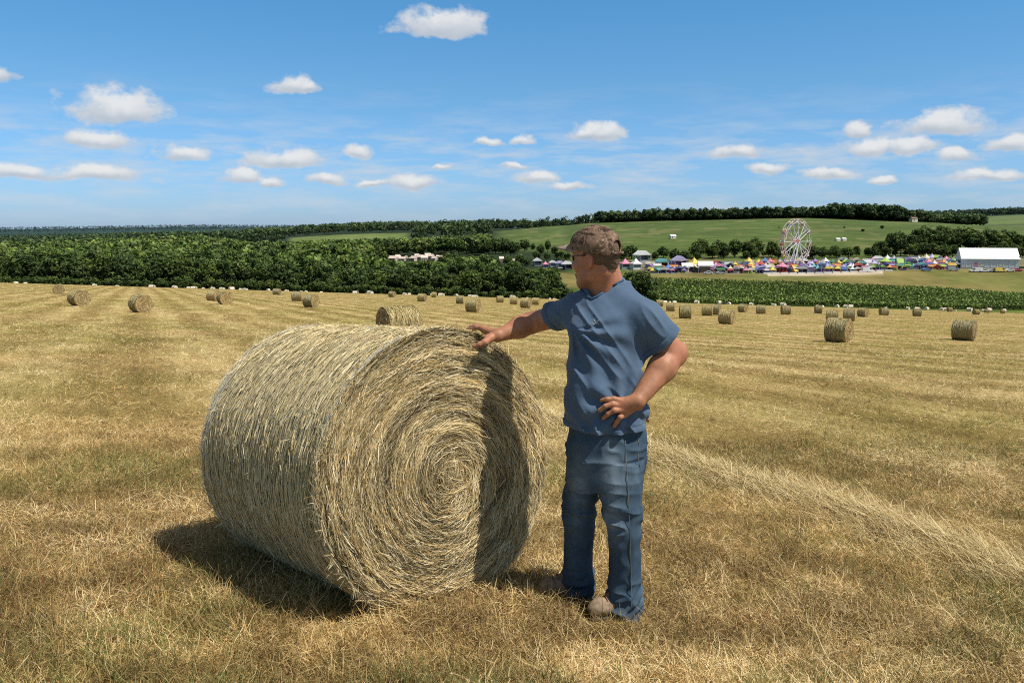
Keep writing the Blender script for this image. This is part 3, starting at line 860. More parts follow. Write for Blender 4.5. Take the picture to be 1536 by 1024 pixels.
        for ax in range(3):
            e0 = [slice(None)] * 3; e1 = [slice(None)] * 3; e0[ax] = slice(0, -1); e1[ax] = slice(1, None)
            A, B = S[tuple(e0)], S[tuple(e1)]; ch = np.nonzero(A != B)
            o1, o2 = [(1, 2), (2, 0), (0, 1)][ax]
            ok = (ch[o1] > 0) & (ch[o2] > 0) & (ch[o1] < s.n[o1] - 1) & (ch[o2] < s.n[o2] - 1); ch = [q[ok] for q in ch]
            def g(d1, d2):
                q = [c_.copy() for c_ in ch]; q[o1] = q[o1] - d1; q[o2] = q[o2] - d2; return idx[tuple(q)]
            quad = np.stack([g(1, 1), g(0, 1), g(0, 0), g(1, 0)], 1); flip = ~A[tuple(ch)]
            quad[flip] = quad[flip][:, ::-1]; Q.append(quad)
        Q = np.concatenate(Q); Q = Q[(Q >= 0).all(1)]
        for _ in range(smooth_it):      # light Laplacian relax
            su = np.zeros_like(V); cn = np.zeros(len(V))
            for a, b in ((0, 1), (1, 2), (2, 3), (3, 0)):
                np.add.at(su, Q[:, a], V[Q[:, b]]); np.add.at(cn, Q[:, a], 1); np.add.at(su, Q[:, b], V[Q[:, a]]); np.add.at(cn, Q[:, b], 1)
            V = V * .5 + .5 * su / np.maximum(cn, 1)[:, None]
        return V, Q

def ring(py, l, r, Y, b, yw=0.0, expo=2.2):
    Y = Y * .92
    c = P((l + r) / 2, py, Y); A = (r - l) / 2 / FPX * Y * .955
    a2 = (A * A - (b * math.sin(yw)) ** 2) / math.cos(yw) ** 2
    return (c[2], c[0], c[1], math.sqrt(max(a2, .0016)), b, yw)

def build_man():
    PA = globals()["P"]; KM = .92
    def P(px, py, Y): return PA(px, py, Y * KM)      # the man stands a little in front of the bale face
    root = empty("person", tuple(P(905, 905, 4.08) * np.array([1, 1, 0]) + np.array([0, 0, float(ground(np.array([.40]), np.array([3.75]))[0])])), (0, 0, 0),
                 "man in blue t-shirt, jeans and camouflage cap resting a hand on the big bale", "person")
    ro = np.array(root.location)
    def put(name, V, Q, mat, par=root, col=None):
        return add(name, mesh_np(name, V - ro, Q, None, col), mat, par)
    # ------------- joints
    shR, elR, wrR = P(866, 466, 4.13), PA(797, 484, 4.02), PA(747, 503.5, 3.935)
    shL, elL, wrL = P(967, 478, 4.02), P(1009, 531, 4.06), P(956, 601, 3.89)
    # ------------- t-shirt
    yt = RAD(14)
    F = Field(P(815, 720, 4.05) - np.array([.02, .36, 0]), P(1030, 395, 4.05) + np.array([.02, .36, 0]), .0042)
    tors = [ring(*q, yt) for q in ((700, 846, 976, 4.07, .158), (645, 845, 975, 4.07, .160), (610, 846, 972, 4.07, .158), (575, 848, 970, 4.07, .150), (540, 850, 971, 4.07, .143), (505, 852, 975, 4.075, .138),
                                    (480, 853, 980, 4.08, .130), (462, 860, 976, 4.09, .112), (448, 868, 962, 4.10, .094), (436, 880, 950, 4.11, .078), (426, 893, 942, 4.12, .062))]
    F.loft(tors, 0)
    # chest and belly volume, shoulder blades
    F.ell(P(886, 495, 4.03), (.08, .065, .08), k=.05); F.ell(P(922, 497, 4.025), (.08, .065, .08), k=.05)
    F.ell(P(892, 590, 4.00), (.11, .08, .13), k=.06)
    F.cone(P(908, 438, 4.12), P(922, 429, 4.13), .062, .054, .05)
    F.cone(P(905, 440, 4.11), shR, .06, .066, .05); F.cone(P(915, 440, 4.11), shL, .06, .072, .05)
    eR = shR + (elR - shR) * .50; eL = shL + (elL - shL) * .62
    F.cone(shR, eR, .074, .066, .035); F.cone(shL, eL, .080, .086, .035)
    zz = P(900, 645, 3.95)[2]
    # folds
    def fold(x, y, z):
        a = x * .80 + z * .60; bb = -x * .60 + z * .80
        f1 = vnoise(a * 24 + 3, bb * 5.5, y * 5, 81); f2 = vnoise(x * 9, y * 9, z * 22, 83); f3 = vnoise(x * 26 + z * 12, y * 20, z * 9, 84)
        low = sstep(.98, .55, z); arm = sstep(.30, .12, np.abs(z - 1.02))
        r1 = (1 - np.abs(2 * f1 - 1)) ** 2
        return -.020 * (r1 - .33) * (.45 + .55 * low) - .008 * (f2 - .5) * low - .006 * (f3 - .5) * arm
    F.disp(fold)
    # drag lines from the raised arm's pit across the chest, and from the hip hand
    def drag(x, y, z):
        c = P(858, 492, 4.0); r = np.hypot(x - c[0], z - c[2]); an = np.arctan2(z - c[2], x - c[0])
        w = np.exp(-((r - .14) / .11) ** 2) * sstep(.6, -.1, an) * sstep(-2.2, -1.2, an)
        c2 = P(935, 612, 3.9); r2 = np.hypot(x - c2[0], z - c2[2]); an2 = np.arctan2(z - c2[2], x - c2[0])
        w2 = np.exp(-((r2 - .13) / .08) ** 2)
        return .009 * np.sin(an * 13) * w + .009 * np.sin(an2 * 9 + 1) * w2
    F.disp(drag)
    # cut the hem, the sleeve ends and the neck, hollow the openings
    X, Y, Z = F.grid((slice(None),) * 3)
    hem = zz + .012 * np.sin(X * 9 + 1) - .02 * (X - .43)
    F.D = np.maximum(F.D, hem - Z)
    for e, sh, el, rr, tilt_ in ((eR, shR, elR, .2, (0, 0, -.15)), (eL, shL, elL, .2, (.10, 0, 0))):
        n = unit(unit(el - sh) + np.array(tilt_)); t = (X - e[0]) * n[0] + (Y - e[1]) * n[1] + (Z - e[2]) * n[2]
        rad = np.sqrt((X - e[0]) ** 2 + (Y - e[1]) ** 2 + (Z - e[2]) ** 2)
        F.D = np.where((rad < .17) & (t > -.0), np.maximum(F.D, t), F.D)
        # turned hem band
        F.D += np.where((t > -.026) & (t < .004) & (rad < .15), -.0030, 0) + np.where((np.abs(t + .030) < .004) & (rad < .15), .0030, 0)
    F.cone(eR + unit(shR - eR) * .03, elR, .056, .052, 0, 'sub'); F.cone(eL + unit(shL - eL) * .04, elL, .070, .068, 0, 'sub')
    # V neck: cut in front
    nk0, nk1 = P(906, 425, 4.08), P(900, 395, 4.07)
    F.cone(P(905, 434, 4.09), P(907, 395, 4.10), .062, .066, .008, 'sub')
    F.cone(P(888, 444, 3.96), P(897, 425, 4.02), .016, .05, .012, 'sub')
    F.D += np.where(np.abs(Z - (hem + .026)) < .004, .003, 0)
    Yv = F.hit(888, 447) or 3.64
    F.cone(PA(888, 442, Yv + .012), PA(897, 424, Yv + .075), .016, .048, .006, 'sub')
    nl = [(871, 434), (876, 439), (882, 443.5), (888, 447), (895, 443.5), (903, 438.5), (912, 433), (921, 427), (929, 422), (935, 419)]
    ny = [F.hit(x, y + 3) for x, y in nl]
    nl = [PA(x, y + 1, Y + .001) for (x, y), Y in zip(nl, ny) if Y is not None]
    shirtF = F
    V, Q = F.mesh("shirt", 1)
    m_sh, nt, b = new_mat("blue_cotton")
    tc = node(nt, "ShaderNodeTexCoord")
    n1 = noise(nt, 7, 5, .6, tc.outputs["Object"]); n2 = noise(nt, 420, 2, .5, tc.outputs["Object"])
    r = ramp(nt, n1.outputs[0], [(.3, (.062, .106, .172)), (.7, (.092, .145, .220))])
    nt.links.new(r.outputs[0], b.inputs["Base Color"]); b.inputs["Roughness"].default_value = .85; b.inputs["Specular IOR Level"].default_value = .2
    b.inputs["Sheen Weight"].default_value = .15
    n3 = noise(nt, 38, 4, .6, tc.outputs["Object"]); bump(nt, b, n3.outputs[0], .35, .006)
    shirt = put("shirt", V, Q, m_sh)
    cm = MB(); cm.path([p - ro for p in nl], .0052, 6); cm.build('collar', mat_noise('blue_rib_knit', (.042, .080, .145), (.062, .110, .185), 300, .9, .4, .002, .15), shirt, True)
    # ------------- jeans
    F = Field(P(815, 952, 4.05) - np.array([.02, .30, 0]), P(1000, 630, 4.05) + np.array([.02, .30, .02]), .0042)
    hips = [ring(*q, RAD(18)) for q in ((633, 851, 968, 4.07, .135), (655, 849, 970, 4.07, .142), (680, 847, 970, 4.07, .148), (705, 847, 967, 4.07, .140), (728, 849, 964, 4.07, .105))]
    F.loft(hips, 0)
    far = [ring(*q, 0, ) for q in ((690, 848, 908, 4.12, .10), (720, 846, 902, 4.13, .098), (750, 844, 896, 4.14, .092), (772, 843, 893, 4.145, .088), (800, 845, 892, 4.16, .080), (835, 844, 889, 4.18, .078),
                                   (865, 841, 891, 4.19, .082), (880, 839, 890, 4.195, .086), (894, 838, 890, 4.20, .09))]
    near = [ring(*q, 0) for q in ((690, 888, 968, 4.02, .105), (720, 893, 967, 4.0, .105), (750, 899, 965, 3.985, .098), (775, 904, 963, 3.975, .090), (795, 909, 962, 3.97, .084), (830, 912, 962, 3.975, .077),
                                  (865, 912, 963, 3.98, .080), (895, 909, 964, 3.985, .086), (912, 908, 964, 3.985, .09), (922, 908, 963, 3.985, .092))]
    F.loft(far, .010); F.loft(near, .010)
    F.ell(P(945, 682, 4.17), (.075, .09, .10), k=.06)   # seat
    def jf(x, y, z):
        g = float(ro[2]); h = z - g
        stack = np.exp(-((h - .07) / .09) ** 2); knee = np.exp(-((h - .47) / .10) ** 2); hip = np.exp(-((h - .80) / .10) ** 2)
        w = vnoise(x * 10, y * 10, z * 4, 91)
        s1 = np.sin((z + .05 * np.sin(x * 18 + y * 14) + .06 * w) * 120)
        n1 = (1 - np.abs(2 * vnoise(x * 9, y * 9, z * 22, 93) - 1)) ** 2 + .17
        n2 = 1 - np.abs(2 * vnoise(x * 22, y * 16, z * 8, 95) - 1)
        return -.005 * s1 * stack - .014 * (n1 - .5) * (stack * 1.1 + knee * .9 + hip * .8 + .2) - .006 * (n2 - .5)
    F.disp(jf)
    # outseam: a raised welt down the near leg, stitched pocket edge
    V, Q = F.mesh("jeans", 1)
    m_j, nt, b = new_mat("blue_denim")
    tc = node(nt, "ShaderNodeTexCoord"); ob = tc.outputs["Object"]
    big = noise(nt, 5, 4, .6, ob); fine = noise(nt, 260, 3, .6, ob)
    mp = node(nt, "ShaderNodeMapping"); mp.inputs["Scale"].default_value = (90, 90, 14); nt.links.new(ob, mp.inputs[0]); slub = noise(nt, 1, 4, .6, mp.outputs[0])
    r = ramp(nt, big.outputs[0], [(.28, (.030, .056, .086)), (.55, (.054, .090, .130)), (.75, (.105, .148, .19))])
    r2 = ramp(nt, slub.outputs[0], [(.3, (.90, .91, .92)), (.7, (1.07, 1.07, 1.06))])
    c = mixc(nt, 'MULTIPLY', 1.0, r.outputs[0], r2.outputs[0])
    # worn pale fronts of the thighs and knees (dye worn off the cloth)
    sp = node(nt, "ShaderNodeSeparateXYZ"); nt.links.new(ob, sp.inputs[0])
    at = node(nt, "ShaderNodeAttribute", attribute_name="Col")
    c = mixc(nt, 'MIX', at.outputs[0], c, (.20, .265, .32))
    nt.links.new(c, b.inputs["Base Color"]); b.inputs["Roughness"].default_value = .9; b.inputs["Specular IOR Level"].default_value = .15
    bump(nt, b, slub.outputs[0], .3, .003)
    h = V[:, 2] - ro[2]
    t1 = P(918, 715, 3.9); t2 = P(915, 790, 3.9); t3 = P(868, 730, 4.0)
    wear = np.zeros(len(V))
    for t, sx, sz, a in ((t1, .045, .14, .85), (t2, .05, .08, .7), (t3, .04, .14, .7)):
        wear += a * np.exp(-((V[:, 0] - t[0]) / sx) ** 2 - ((V[:, 2] - t[2]) / sz) ** 2)
    wear *= (.5 + vnoise(V[:, 0] * 30, V[:, 1] * 30, V[:, 2] * 60, 97)) * (V[:, 1] < 4.12)
    jeans = put("jeans", V, Q, m_j, root, np.repeat(np.clip(wear, 0, 1)[:, None], 3, 1))
    jeansF = F
    # seams as raised stitched strips lying on the cloth
    def on(Fd, pts, lift=.0045):
        q = [(px, py, Fd.hit(px, py)) for px, py in pts]; q = [k for k in q if k[2] is not None]
        ys = np.array([k[2] for k in q])
        if len(ys) > 4: ys = np.convolve(np.pad(ys, 2, mode='edge'), np.ones(5) / 5, 'valid')
        return [PA(px, py, Y - lift) - ro for (px, py, _), Y in zip(q, ys)]
    m_st = mat_noise("tan_stitching", (.12, .12, .11), (.22, .19, .14), 300, .8)
    sm = MB()
    for pts in ([(948 - 0 * i, 660 + i * 8) for i in range(0, 33)],):
        q = [(937 + 10 * math.sin((py - 650) / 170), py) for _, py in pts]
        p = on(jeansF, q)
        if len(p) > 3: sm.path(p, .0016, 5)
    p = on(jeansF, [(905, 652), (915, 656), (925, 657), (934, 655)]);   sm.path(p, .0014, 5)
    p = on(jeansF, [(866, 655), (868, 670), (872, 684), (880, 692)]);   sm.path(p, .0014, 5)
    p = on(jeansF, [(955, 652), (959, 668), (957, 685), (960, 700)]);   sm.path(p, .0014, 5) if len(p) > 2 else None
    sm.build("seam", m_st, jeans, True)
    # hem edges of the t-shirt: a small emblem on the chest
    m_lg = mat_noise("grey_embroidery", (.42, .44, .44), (.62, .62, .58), 200, .7)
    lg = MB()
    def chest(px, py): return PA(px, py, shirtF.hit(px, py) - .003) - ro
    lg.path([chest(888, 484), chest(891, 486), chest(894, 484.5), chest(899, 485.5)], [.0009, .0016, .002, .0008], 5)
    lg.path([chest(893, 485), chest(892, 480.5), chest(890, 479)], [.002, .0016, .0008], 5)
    lg.path([chest(893.5, 485), chest(896.5, 481.5), chest(897.5, 480)], [.002, .0015, .0008], 5)
    lg.path([chest(890, 486), chest(889.5, 489)], [.0012, .0008], 5)
    lg.build("chest_emblem", m_lg, shirt, True)
    # ------------- skin: one continuous body with head, arms and hands
    F = Field(P(695, 730, 4.05) - np.array([.02, .36, 0]), P(1040, 330, 4.05) + np.array([.02, .36, .02]), .0036)
    # torso and legs under the clothes
    tb = [(z, cx, cy, a * .86, b_ * .84, y_) for z, cx, cy, a, b_, y_ in tors[2:8]]
    F.loft(tb, 0)
    F.cone(P(905, 446, 4.11), P(868, 468, 4.13), .05, .055, .05); F.cone(P(915, 446, 4.11), shL, .05, .06, .05)
    # arms
    m1 = (elR + wrR) / 2
    F.cone(shR, elR, .055, .050, .02); F.cone(elR, elR + (wrR - elR) * .35, .049, .050, .02); F.cone(elR + (wrR - elR) * .35, wrR, .050, .029, .02)
    F.cone(shL, elL, .060, .056, .02); fl = elL + (wrL - elL) * .30
    F.ell(P(1019, 527, 4.07), (.034, .034, .036), k=.03)
    F.cone(elL, fl, .056, .060, .025); F.cone(fl, wrL, .060, .034, .025, squash=None)
    # ------ right hand on the bale: palm, five fingers
    def Pd(px, py, Y): return PA(px, py, Y)
    pk = [(723, 492.5, 3.985), (725, 495, 4.005), (728, 494, 4.03), (732, 494, 4.05)]     # knuckles index..little
    for kx in pk: F.cone(wrR + np.array([0, 0, .002]), Pd(*kx), .023, .0145, .012)
    F.cone(wrR, Pd(730, 507, 3.91), .024, .0175, .012)
    F.chain([Pd(723, 492.5, 3.985), Pd(714, 491, 4.005), Pd(709, 493, 4.02), Pd(704.5, 493.2, 4.03)], [.0125, .0108, .0098, .0085], .006)
    F.chain([Pd(725, 494, 4.005), Pd(713, 489.5, 4.04), Pd(707, 490.5, 4.06), Pd(701.5, 493, 4.075)], [.0125, .011, .0098, .0085], .006)
    F.chain([Pd(728, 494, 4.03), Pd(717, 489, 4.07), Pd(711, 489.5, 4.09), Pd(706, 491, 4.11)], [.012, .0105, .0095, .008], .006)
    F.chain([Pd(732, 494, 4.05), Pd(724, 490, 4.09), Pd(719, 490, 4.11), Pd(715, 491.5, 4.125)], [.011, .0095, .0085, .0075], .006)
    F.chain([Pd(736, 507, 3.91), Pd(727, 513, 3.87), Pd(719, 516.5, 3.865), Pd(711.5, 519.5, 3.865)], [.019, .0145, .012, .0095], .008)   # thumb
    # ------ left hand on the hip
    def S(px, py, off): 
        Y = shirtF.hit(px, py); Y = 3.62 if Y is None else Y
        return PA(px, py, Y - off)
    wl = wrL
    kn = [S(931, 601, .022), S(931, 607, .026), S(933, 614.5, .026), S(937, 621.5, .022)]
    for q in kn: F.cone(wl, q, .027, .0165, .014)
    F.chain([kn[0], S(921, 598, .022), S(911, 598.5, .014), S(902, 600, .010)], [.0135, .0120, .0105, .0088], .005)
    F.chain([kn[1], S(919, 606, .028), S(908, 609, .018), S(899, 615, .010)], [.0142, .0125, .0112, .0092], .005)
    F.chain([kn[2], S(921, 615, .028), S(912, 620.5, .018), S(904.5, 627, .010)], [.0140, .0125, .011, .0090], .005)
    F.chain([kn[3], S(930, 625.5, .026), S(925.5, 632, .016), S(921.5, 638.5, .010)], [.0128, .0112, .0100, .0085], .005)
    F.chain([wl + np.array([.0, .02, .0]), P(958, 616, 3.965), P(966, 624, 4.00), P(972, 630, 4.02)], [.022, .016, .0125, .010], .008)   # thumb behind
    # ------ neck and head
    hy = RAD(127)                                    # heading, clockwise seen from the camera-facing direction
    fw = unit(np.array([-math.sin(hy), -math.cos(hy), -.10])); up = unit(np.array([-.06, .02, 1.0])); rt = unit(np.cross(fw, up)); up = np.cross(rt, fw)
    HC = P(893, 383, 4.075)                          # centre of the skull
    MH = np.stack([rt, fw, up], 1)
    def H(r_, f_, u_): return HC + rt * r_ + fw * f_ + up * u_
    F.ell(H(0, -.008, .022), (.078, .099, .098), MH, .02)              # cranium
    F.ell(H(0, .032, -.045), (.066, .066, .085), MH, .03)              # face
    F.cone(H(-.045, .02, -.085), H(0, .070, -.118), .024, .022, .03); F.cone(H(.045, .02, -.085), H(0, .070, -.118), .024, .022, .03)   # jaw
    F.ell(H(0, .078, -.112), (.022, .02, .02), MH, .02)                # chin
    F.cone(H(0, .088, .005), H(0, .112, -.034), .012, .015, .012); F.ell(H(0, .102, -.042), (.019, .016, .011), MH, .008)   # nose
    F.cone(H(-.035, .082, .016), H(.035, .082, .016), .014, .014, .015)   # brow
    F.cone(H(-.022, .090, -.078), H(.022, .090, -.078), .009, .009, .008); F.cone(H(-.018, .088, -.088), H(.018, .088, -.088), .009, .009, .006)   # lips
    for s in (-1, 1):
        F.ell(H(.034 * s, .086, -.004), (.016, .010, .010), MH, .008, 'sub'); F.ell(H(.033 * s, .078, -.004), (.0125, .0125, .0125), MH, .002)   # eyes
        F.ell(H(.050 * s, .060, -.040), (.022, .028, .022), MH, .02)   # cheek
        # ear: rim, lobe, hollow
        e = H(.079 * s, -.010, -.022); n_ = rt * s
        F.ell(e, (.010, .021, .034), MH, .006); F.ell(e + n_ * .009 + fw * .004 + up * .003, (.007, .010, .017), MH, .004, 'sub')
        F.ell(H(.078 * s, -.002, -.050), (.007, .010, .011), MH, .006)
    # neck
    F.cone(P(903, 405, 4.09), P(905, 437, 4.10), .052, .060, .03); F.cone(P(913, 402, 4.11), P(918, 432, 4.12), .047, .056, .03)
    F.cone(H(.0, -.03, -.07), P(905, 430, 4.10), .055, .058, .03)
    V, Q = F.mesh("body", 1)
    # skin tones: tanned, redder on ears, neck, knuckles and elbow
    base = np.array([.405, .182, .098]) * np.ones((len(V), 1))
    nz = fbm(V[:, 0] * 45, V[:, 1] * 45, V[:, 2] * 45, 101, 3)[:, None]
    base = base * (.70 + .60 * nz)
    def redden(c, r_, a):
        w = a * np.exp(-(np.linalg.norm(V - c, axis=1) / r_) ** 2)[:, None]
        base[:] = base * (1 - w) + np.array([.50, .17, .105]) * w
    for c, r_, a in ((H(-.08, -.01, -.02), .03, .7), (P(915, 425, 4.05), .07, .5), (P(1015, 530, 4.03), .05, .5), (P(933, 610, 3.85), .03, .4), (P(800, 484, 4.16), .05, .3), (P(724, 495, 3.97), .025, .35)): redden(c, r_, a)
    # stubble shadow along the jaw
    loc = (V - HC) @ MH
    st = (sstep(-.055, -.08, loc[:, 2]) * sstep(-.01, .03, loc[:, 1]) * (np.linalg.norm(V - HC, axis=1) < .16))[:, None] * .35
    base[:] = base * (1 - st) + np.array([.20, .11, .075]) * st
    m_sk, nt, b = new_mat("tanned_skin")
    at = node(nt, "ShaderNodeAttribute", attribute_name="Col"); nt.links.new(at.outputs[0], b.inputs["Base Color"])
    b.inputs["Roughness"].default_value = .52; b.inputs["Specular IOR Level"].default_value = .4
    b.inputs["Subsurface Weight"].default_value = .08; b.inputs["Subsurface Radius"].default_value = (.012, .004, .002)
    tc = node(nt, "ShaderNodeTexCoord"); n_ = noise(nt, 160, 4, .6, tc.outputs["Object"]); bump(nt, b, n_.outputs[0], .25, .003)
    put("body", V, Q, m_sk, root, base)
    # ------------- short hair below the cap
    F = Field(HC - .16, HC + .16, .0032)
    F.ell(H(0, -.012, .020), (.0825, .0995, .100), MH, 0); F.cone(H(0, -.075, -.03), H(0, -.070, -.062), .035, .028, .03)
    X, Y, Z = F.grid((slice(None),) * 3); L = np.stack([X - HC[0], Y - HC[1], Z - HC[2]], -1) @ MH
    lim = np.maximum(-.080 - .35 * (L[..., 1] + .05) - L[..., 2], np.maximum(L[..., 2] - .06, L[..., 1] - .012 + .0 * L[..., 2]))
    # clear round the ears
    F.D = np.maximum(F.D, lim); F.disp(lambda x, y, z: -.004 * (vnoise(x * 160, y * 160, z * 90, 111) - .5))
    for s in (-1, 1): F.ell(H(.082 * s, -.010, -.030), (.03, .026, .040), MH, .004, 'sub')
    V, Q = F.mesh("hair", 1)
    put("hair", V, Q, mat_noise("short_brown_hair", (.055, .036, .022), (.20, .135, .085), 220, .8, .8, .004, .25))
    # ------------- cap
    F = Field(HC - np.array([.27, .22, .15]), HC + np.array([.20, .22, .16]), .0034)
    F.ell(H(0, -.008, .030), (.0925, .114, .102), MH, 0)
    F.ell(H(0, .050, .050), (.070, .055, .062), MH, .03)          # tall front panel
    X, Y, Z = F.grid((slice(None),) * 3); L = np.stack([X - HC[0], Y - HC[1], Z - HC[2]], -1) @ MH
    low = .026 + .26 * L[..., 1]
    F.D = np.maximum(F.D, low - .010 - L[..., 2])
    # panel seams
    for k in range(6):
        an = math.radians(30 + 60 * k); dn = np.abs(L[..., 0] * math.cos(an) - (L[..., 1] + .008) * math.sin(an))
        F.D += np.where((dn < .0022) & (L[..., 2] > low + .015), .0016, 0)
    F.disp(lambda x, y, z: -.004 * (vnoise(x * 26, y * 26, z * 26, 121) - .5))
    # opening at the back above the strap
    F.ell(H(.0, -.122, .030), (.033, .05, .026), MH, .003, 'sub')
    F.ell(H(0, -.008, .024), (.0855, .1065, .096), MH, 0, 'sub')
    V, Q = F.mesh("cap", 1)
    m_c, nt, b = new_mat("camouflage_cotton")
    tc = node(nt, "ShaderNodeTexCoord"); ob = tc.outputs["Object"]
    mp = node(nt, "ShaderNodeMapping"); mp.inputs["Scale"].default_value = (1.1, 1.1, 1.7); nt.links.new(ob, mp.inputs[0])
    a1 = noise(nt, 13, 4, .6, mp.outputs[0], .9); a2 = noise(nt, 24, 5, .65, mp.outputs[0], 1.4)
    r1 = ramp(nt, a1.outputs[0], [(.34, (.028, .021, .015)), (.44, (.085, .056, .036)), (.53, (.225, .145, .10)), (.64, (.12, .082, .052))], 'EASE')
    r2 = ramp(nt, a2.outputs[0], [(.60, (0, 0, 0)), (.64, (1, 1, 1))])
    c = mixc(nt, 'MIX', r2.outputs[0], r1.outputs[0], (.40, .30, .22)); nt.links.new(c, b.inputs["Base Color"])
    b.inputs["Roughness"].default_value = .9; b.inputs["Specular IOR Level"].default_value = .15
    wv = noise(nt, 300, 3, .6, ob); bump(nt, b, wv.outputs[0], .3, .002)
    cap = put("cap", V, Q, m_c)
    # brim: curved plate in front of the crown
    NU, NV = 22, 10; vs = []
    for lay in (0, 1):
        for i in range(NU + 1):
            a = -1 + 2 * i / NU
            for j in range(NV + 1):
                t = j / NV
                wdt = .082 * math.sqrt(max(1 - (max(t - .25, 0) / .78) ** 2.2 * .62, .05))
                r_ = a * wdt; reach = .118 * math.sqrt(max(1 - a * a * .80, 0))
                f_ = .082 * math.sqrt(max(1 - (r_ / .0925) ** 2, .0)) - .006 + t * reach
                u_ = .060 - .06 * t * .085 - 5.5 * r_ * r_ - .004 * lay + .006 * (1 - t)
                vs.append(H(r_, f_, u_))
    vs = np.array(vs); n1 = (NU + 1) * (NV + 1); Qs = []
    g = lambda l, i, j: l * n1 + i * (NV + 1) + j
    for i in range(NU):
        for j in range(NV):
            Qs.append((g(0, i, j), g(0, i + 1, j), g(0, i + 1, j + 1), g(0, i, j + 1))); Qs.append((g(1, i, j), g(1, i, j + 1), g(1, i + 1, j + 1), g(1, i + 1, j)))
    for i in range(NU): Qs.append((g(0, i, NV), g(0, i + 1, NV), g(1, i + 1, NV), g(1, i, NV)))
    for j in range(NV): Qs.append((g(0, 0, j), g(0, 0, j + 1), g(1, 0, j + 1), g(1, 0, j))); Qs.append((g(0, NU, j), g(1, NU, j), g(1, NU, j + 1), g(0, NU, j + 1)))
    put("brim", vs, np.array(Qs), mat_noise("faded_camouflage", (.20, .15, .11), (.42, .33, .25), 30, .9, .2, .003, .15), root).parent = cap
    bt = MB(); bt.path([H(.018 * math.cos(k) * .35, -.004 + .018 * math.sin(k) * .35, .131) - ro for k in np.linspace(0, 6.283, 9)[:-1]], .004, 5, True)
    bt.build("button", m_c, cap, True)
    # strap across the back opening
    sp_ = MB(); sp_.path([H(r_, -.008 - .1165 * math.sqrt(max(1 - (r_ / .094) ** 2, 0)), .000) - ro for r_ in np.linspace(-.045, .045, 11)], .0075, 6)
    sp_.build("strap", m_c, cap, True)
    # ------------- glasses: lens pair, bridge, temple arms
    gl = MB(); gm = mat_noise("dark_plastic", (.012, .012, .012), (.03, .03, .03), 50, .3, spec=.5)
    for s in (-1, 1):
        gl.path([H(.070 * s, .088, .006) - ro, H(.081 * s, .045, .006) - ro, H(.085 * s, -.006, .004) - ro], .0024, 6)
        for r0 in np.linspace(0, 6.283, 2)[:-1]: pass
        gl.path([H((.034 + .015 * math.cos(k)) * s, .097 - .010 * abs(math.cos(k)), -.002 + .012 * math.sin(k)) - ro for k in np.linspace(0, 6.283, 15)[:-1]], .0018, 5, True)
    gl.path([H(-.012, .108, .002) - ro, H(0, .112, .004) - ro, H(.012, .108, .002) - ro], .0018, 5)
    gobj = gl.build("glasses", gm, root, True)
    ln = MB()
    for s in (-1, 1):
        ln.add([H((.034 + .014 * math.cos(k)) * s, .096 - .010 * abs(math.cos(k)), -.002 + .011 * math.sin(k)) - ro for k in np.linspace(0, 6.283, 15)[:-1]], [tuple(range(14))])
    ln.build("lens", mat_noise("smoked_glass", (.02, .02, .022), (.03, .03, .03), 5, .08, spec=.6), gobj)
    # ------------- boots
    m_b = mat_noise("scuffed_tan_leather", (.20, .135, .085), (.36, .27, .18), 45, .75, .4, .004, .25)
    m_so = mat_noise("dark_rubber", (.05, .04, .03), (.12, .095, .07), 40, .9)
    for heel, toe in ((P(944, 908, 4.01), P(897, 923, 3.92)), (P(868, 876, 4.22), P(822, 884, 4.16))):
        gz = lambda p: float(ground(np.array([p[0]]), np.array([p[1]]))[0])
        heel = np.array([heel[0], heel[1], gz(heel) + .060]); toe = np.array([toe[0], toe[1], gz(toe) + .050])
        F = Field(np.minimum(heel, toe) - .10, np.maximum(heel, toe) + np.array([.1, .1, .2]), .004)
        mid = heel + (toe - heel) * .5
        F.cone(heel, mid, .046, .046, .01); F.cone(mid, toe, .047, .038, .02); F.cone(toe, toe + (toe - mid) * .22, .038, .030, .02); F.cone(heel + np.array([0, 0, .04]), heel + np.array([.0, 0, .16]), .050, .054, .03)
        F.cone(heel + np.array([0, 0, .05]), mid + np.array([0, 0, .02]), .05, .035, .03)
        F.plane(np.array([0, 0, min(heel[2], toe[2]) - .035]), (0, 0, -1))
        F.disp(lambda x, y, z: -.005 * (vnoise(x * 30, y * 30, z * 50, 131) - .5))
        V, Q = F.mesh("boot", 1); bo = put("boot", V, Q, m_b)
        F = Field(np.minimum(heel, toe) - .12, np.maximum(heel, toe) + .1, .004)
        F.cone(heel - np.array([0, 0, .03]), mid - np.array([0, 0, .03]), .052, .052, .01); F.cone(mid - np.array([0, 0, .03]), toe + (toe - mid) * .20 - np.array([0, 0, .025]), .055, .042, .01)
        zt = min(heel[2], toe[2]); F.plane(np.array([0, 0, zt - .056]), (0, 0, -1)); F.plane(np.array([0, 0, zt - .026]), (0, 0, 1))
        V, Q = F.mesh("sole", 0); put("sole", V, Q, m_so).parent = bo
        la = MB(); d = unit(toe - heel); sd = np.array([-d[1], d[0], 0])
        for k in range(4):
            c = heel + d * (.055 + .024 * k) + np.array([0, 0, .082 - .012 * k])
            la.path([c - sd * .028 - np.array([0, 0, .012]) - ro, c + np.array([0, 0, .004]) - ro + d * .006, c + sd * .028 - np.array([0, 0, .012]) - ro + d * .012], .0032, 5)
        la.build("lace", mat_noise("red_brown_cord", (.16, .07, .05), (.26, .13, .09), 80, .8), bo, True)
build_man()

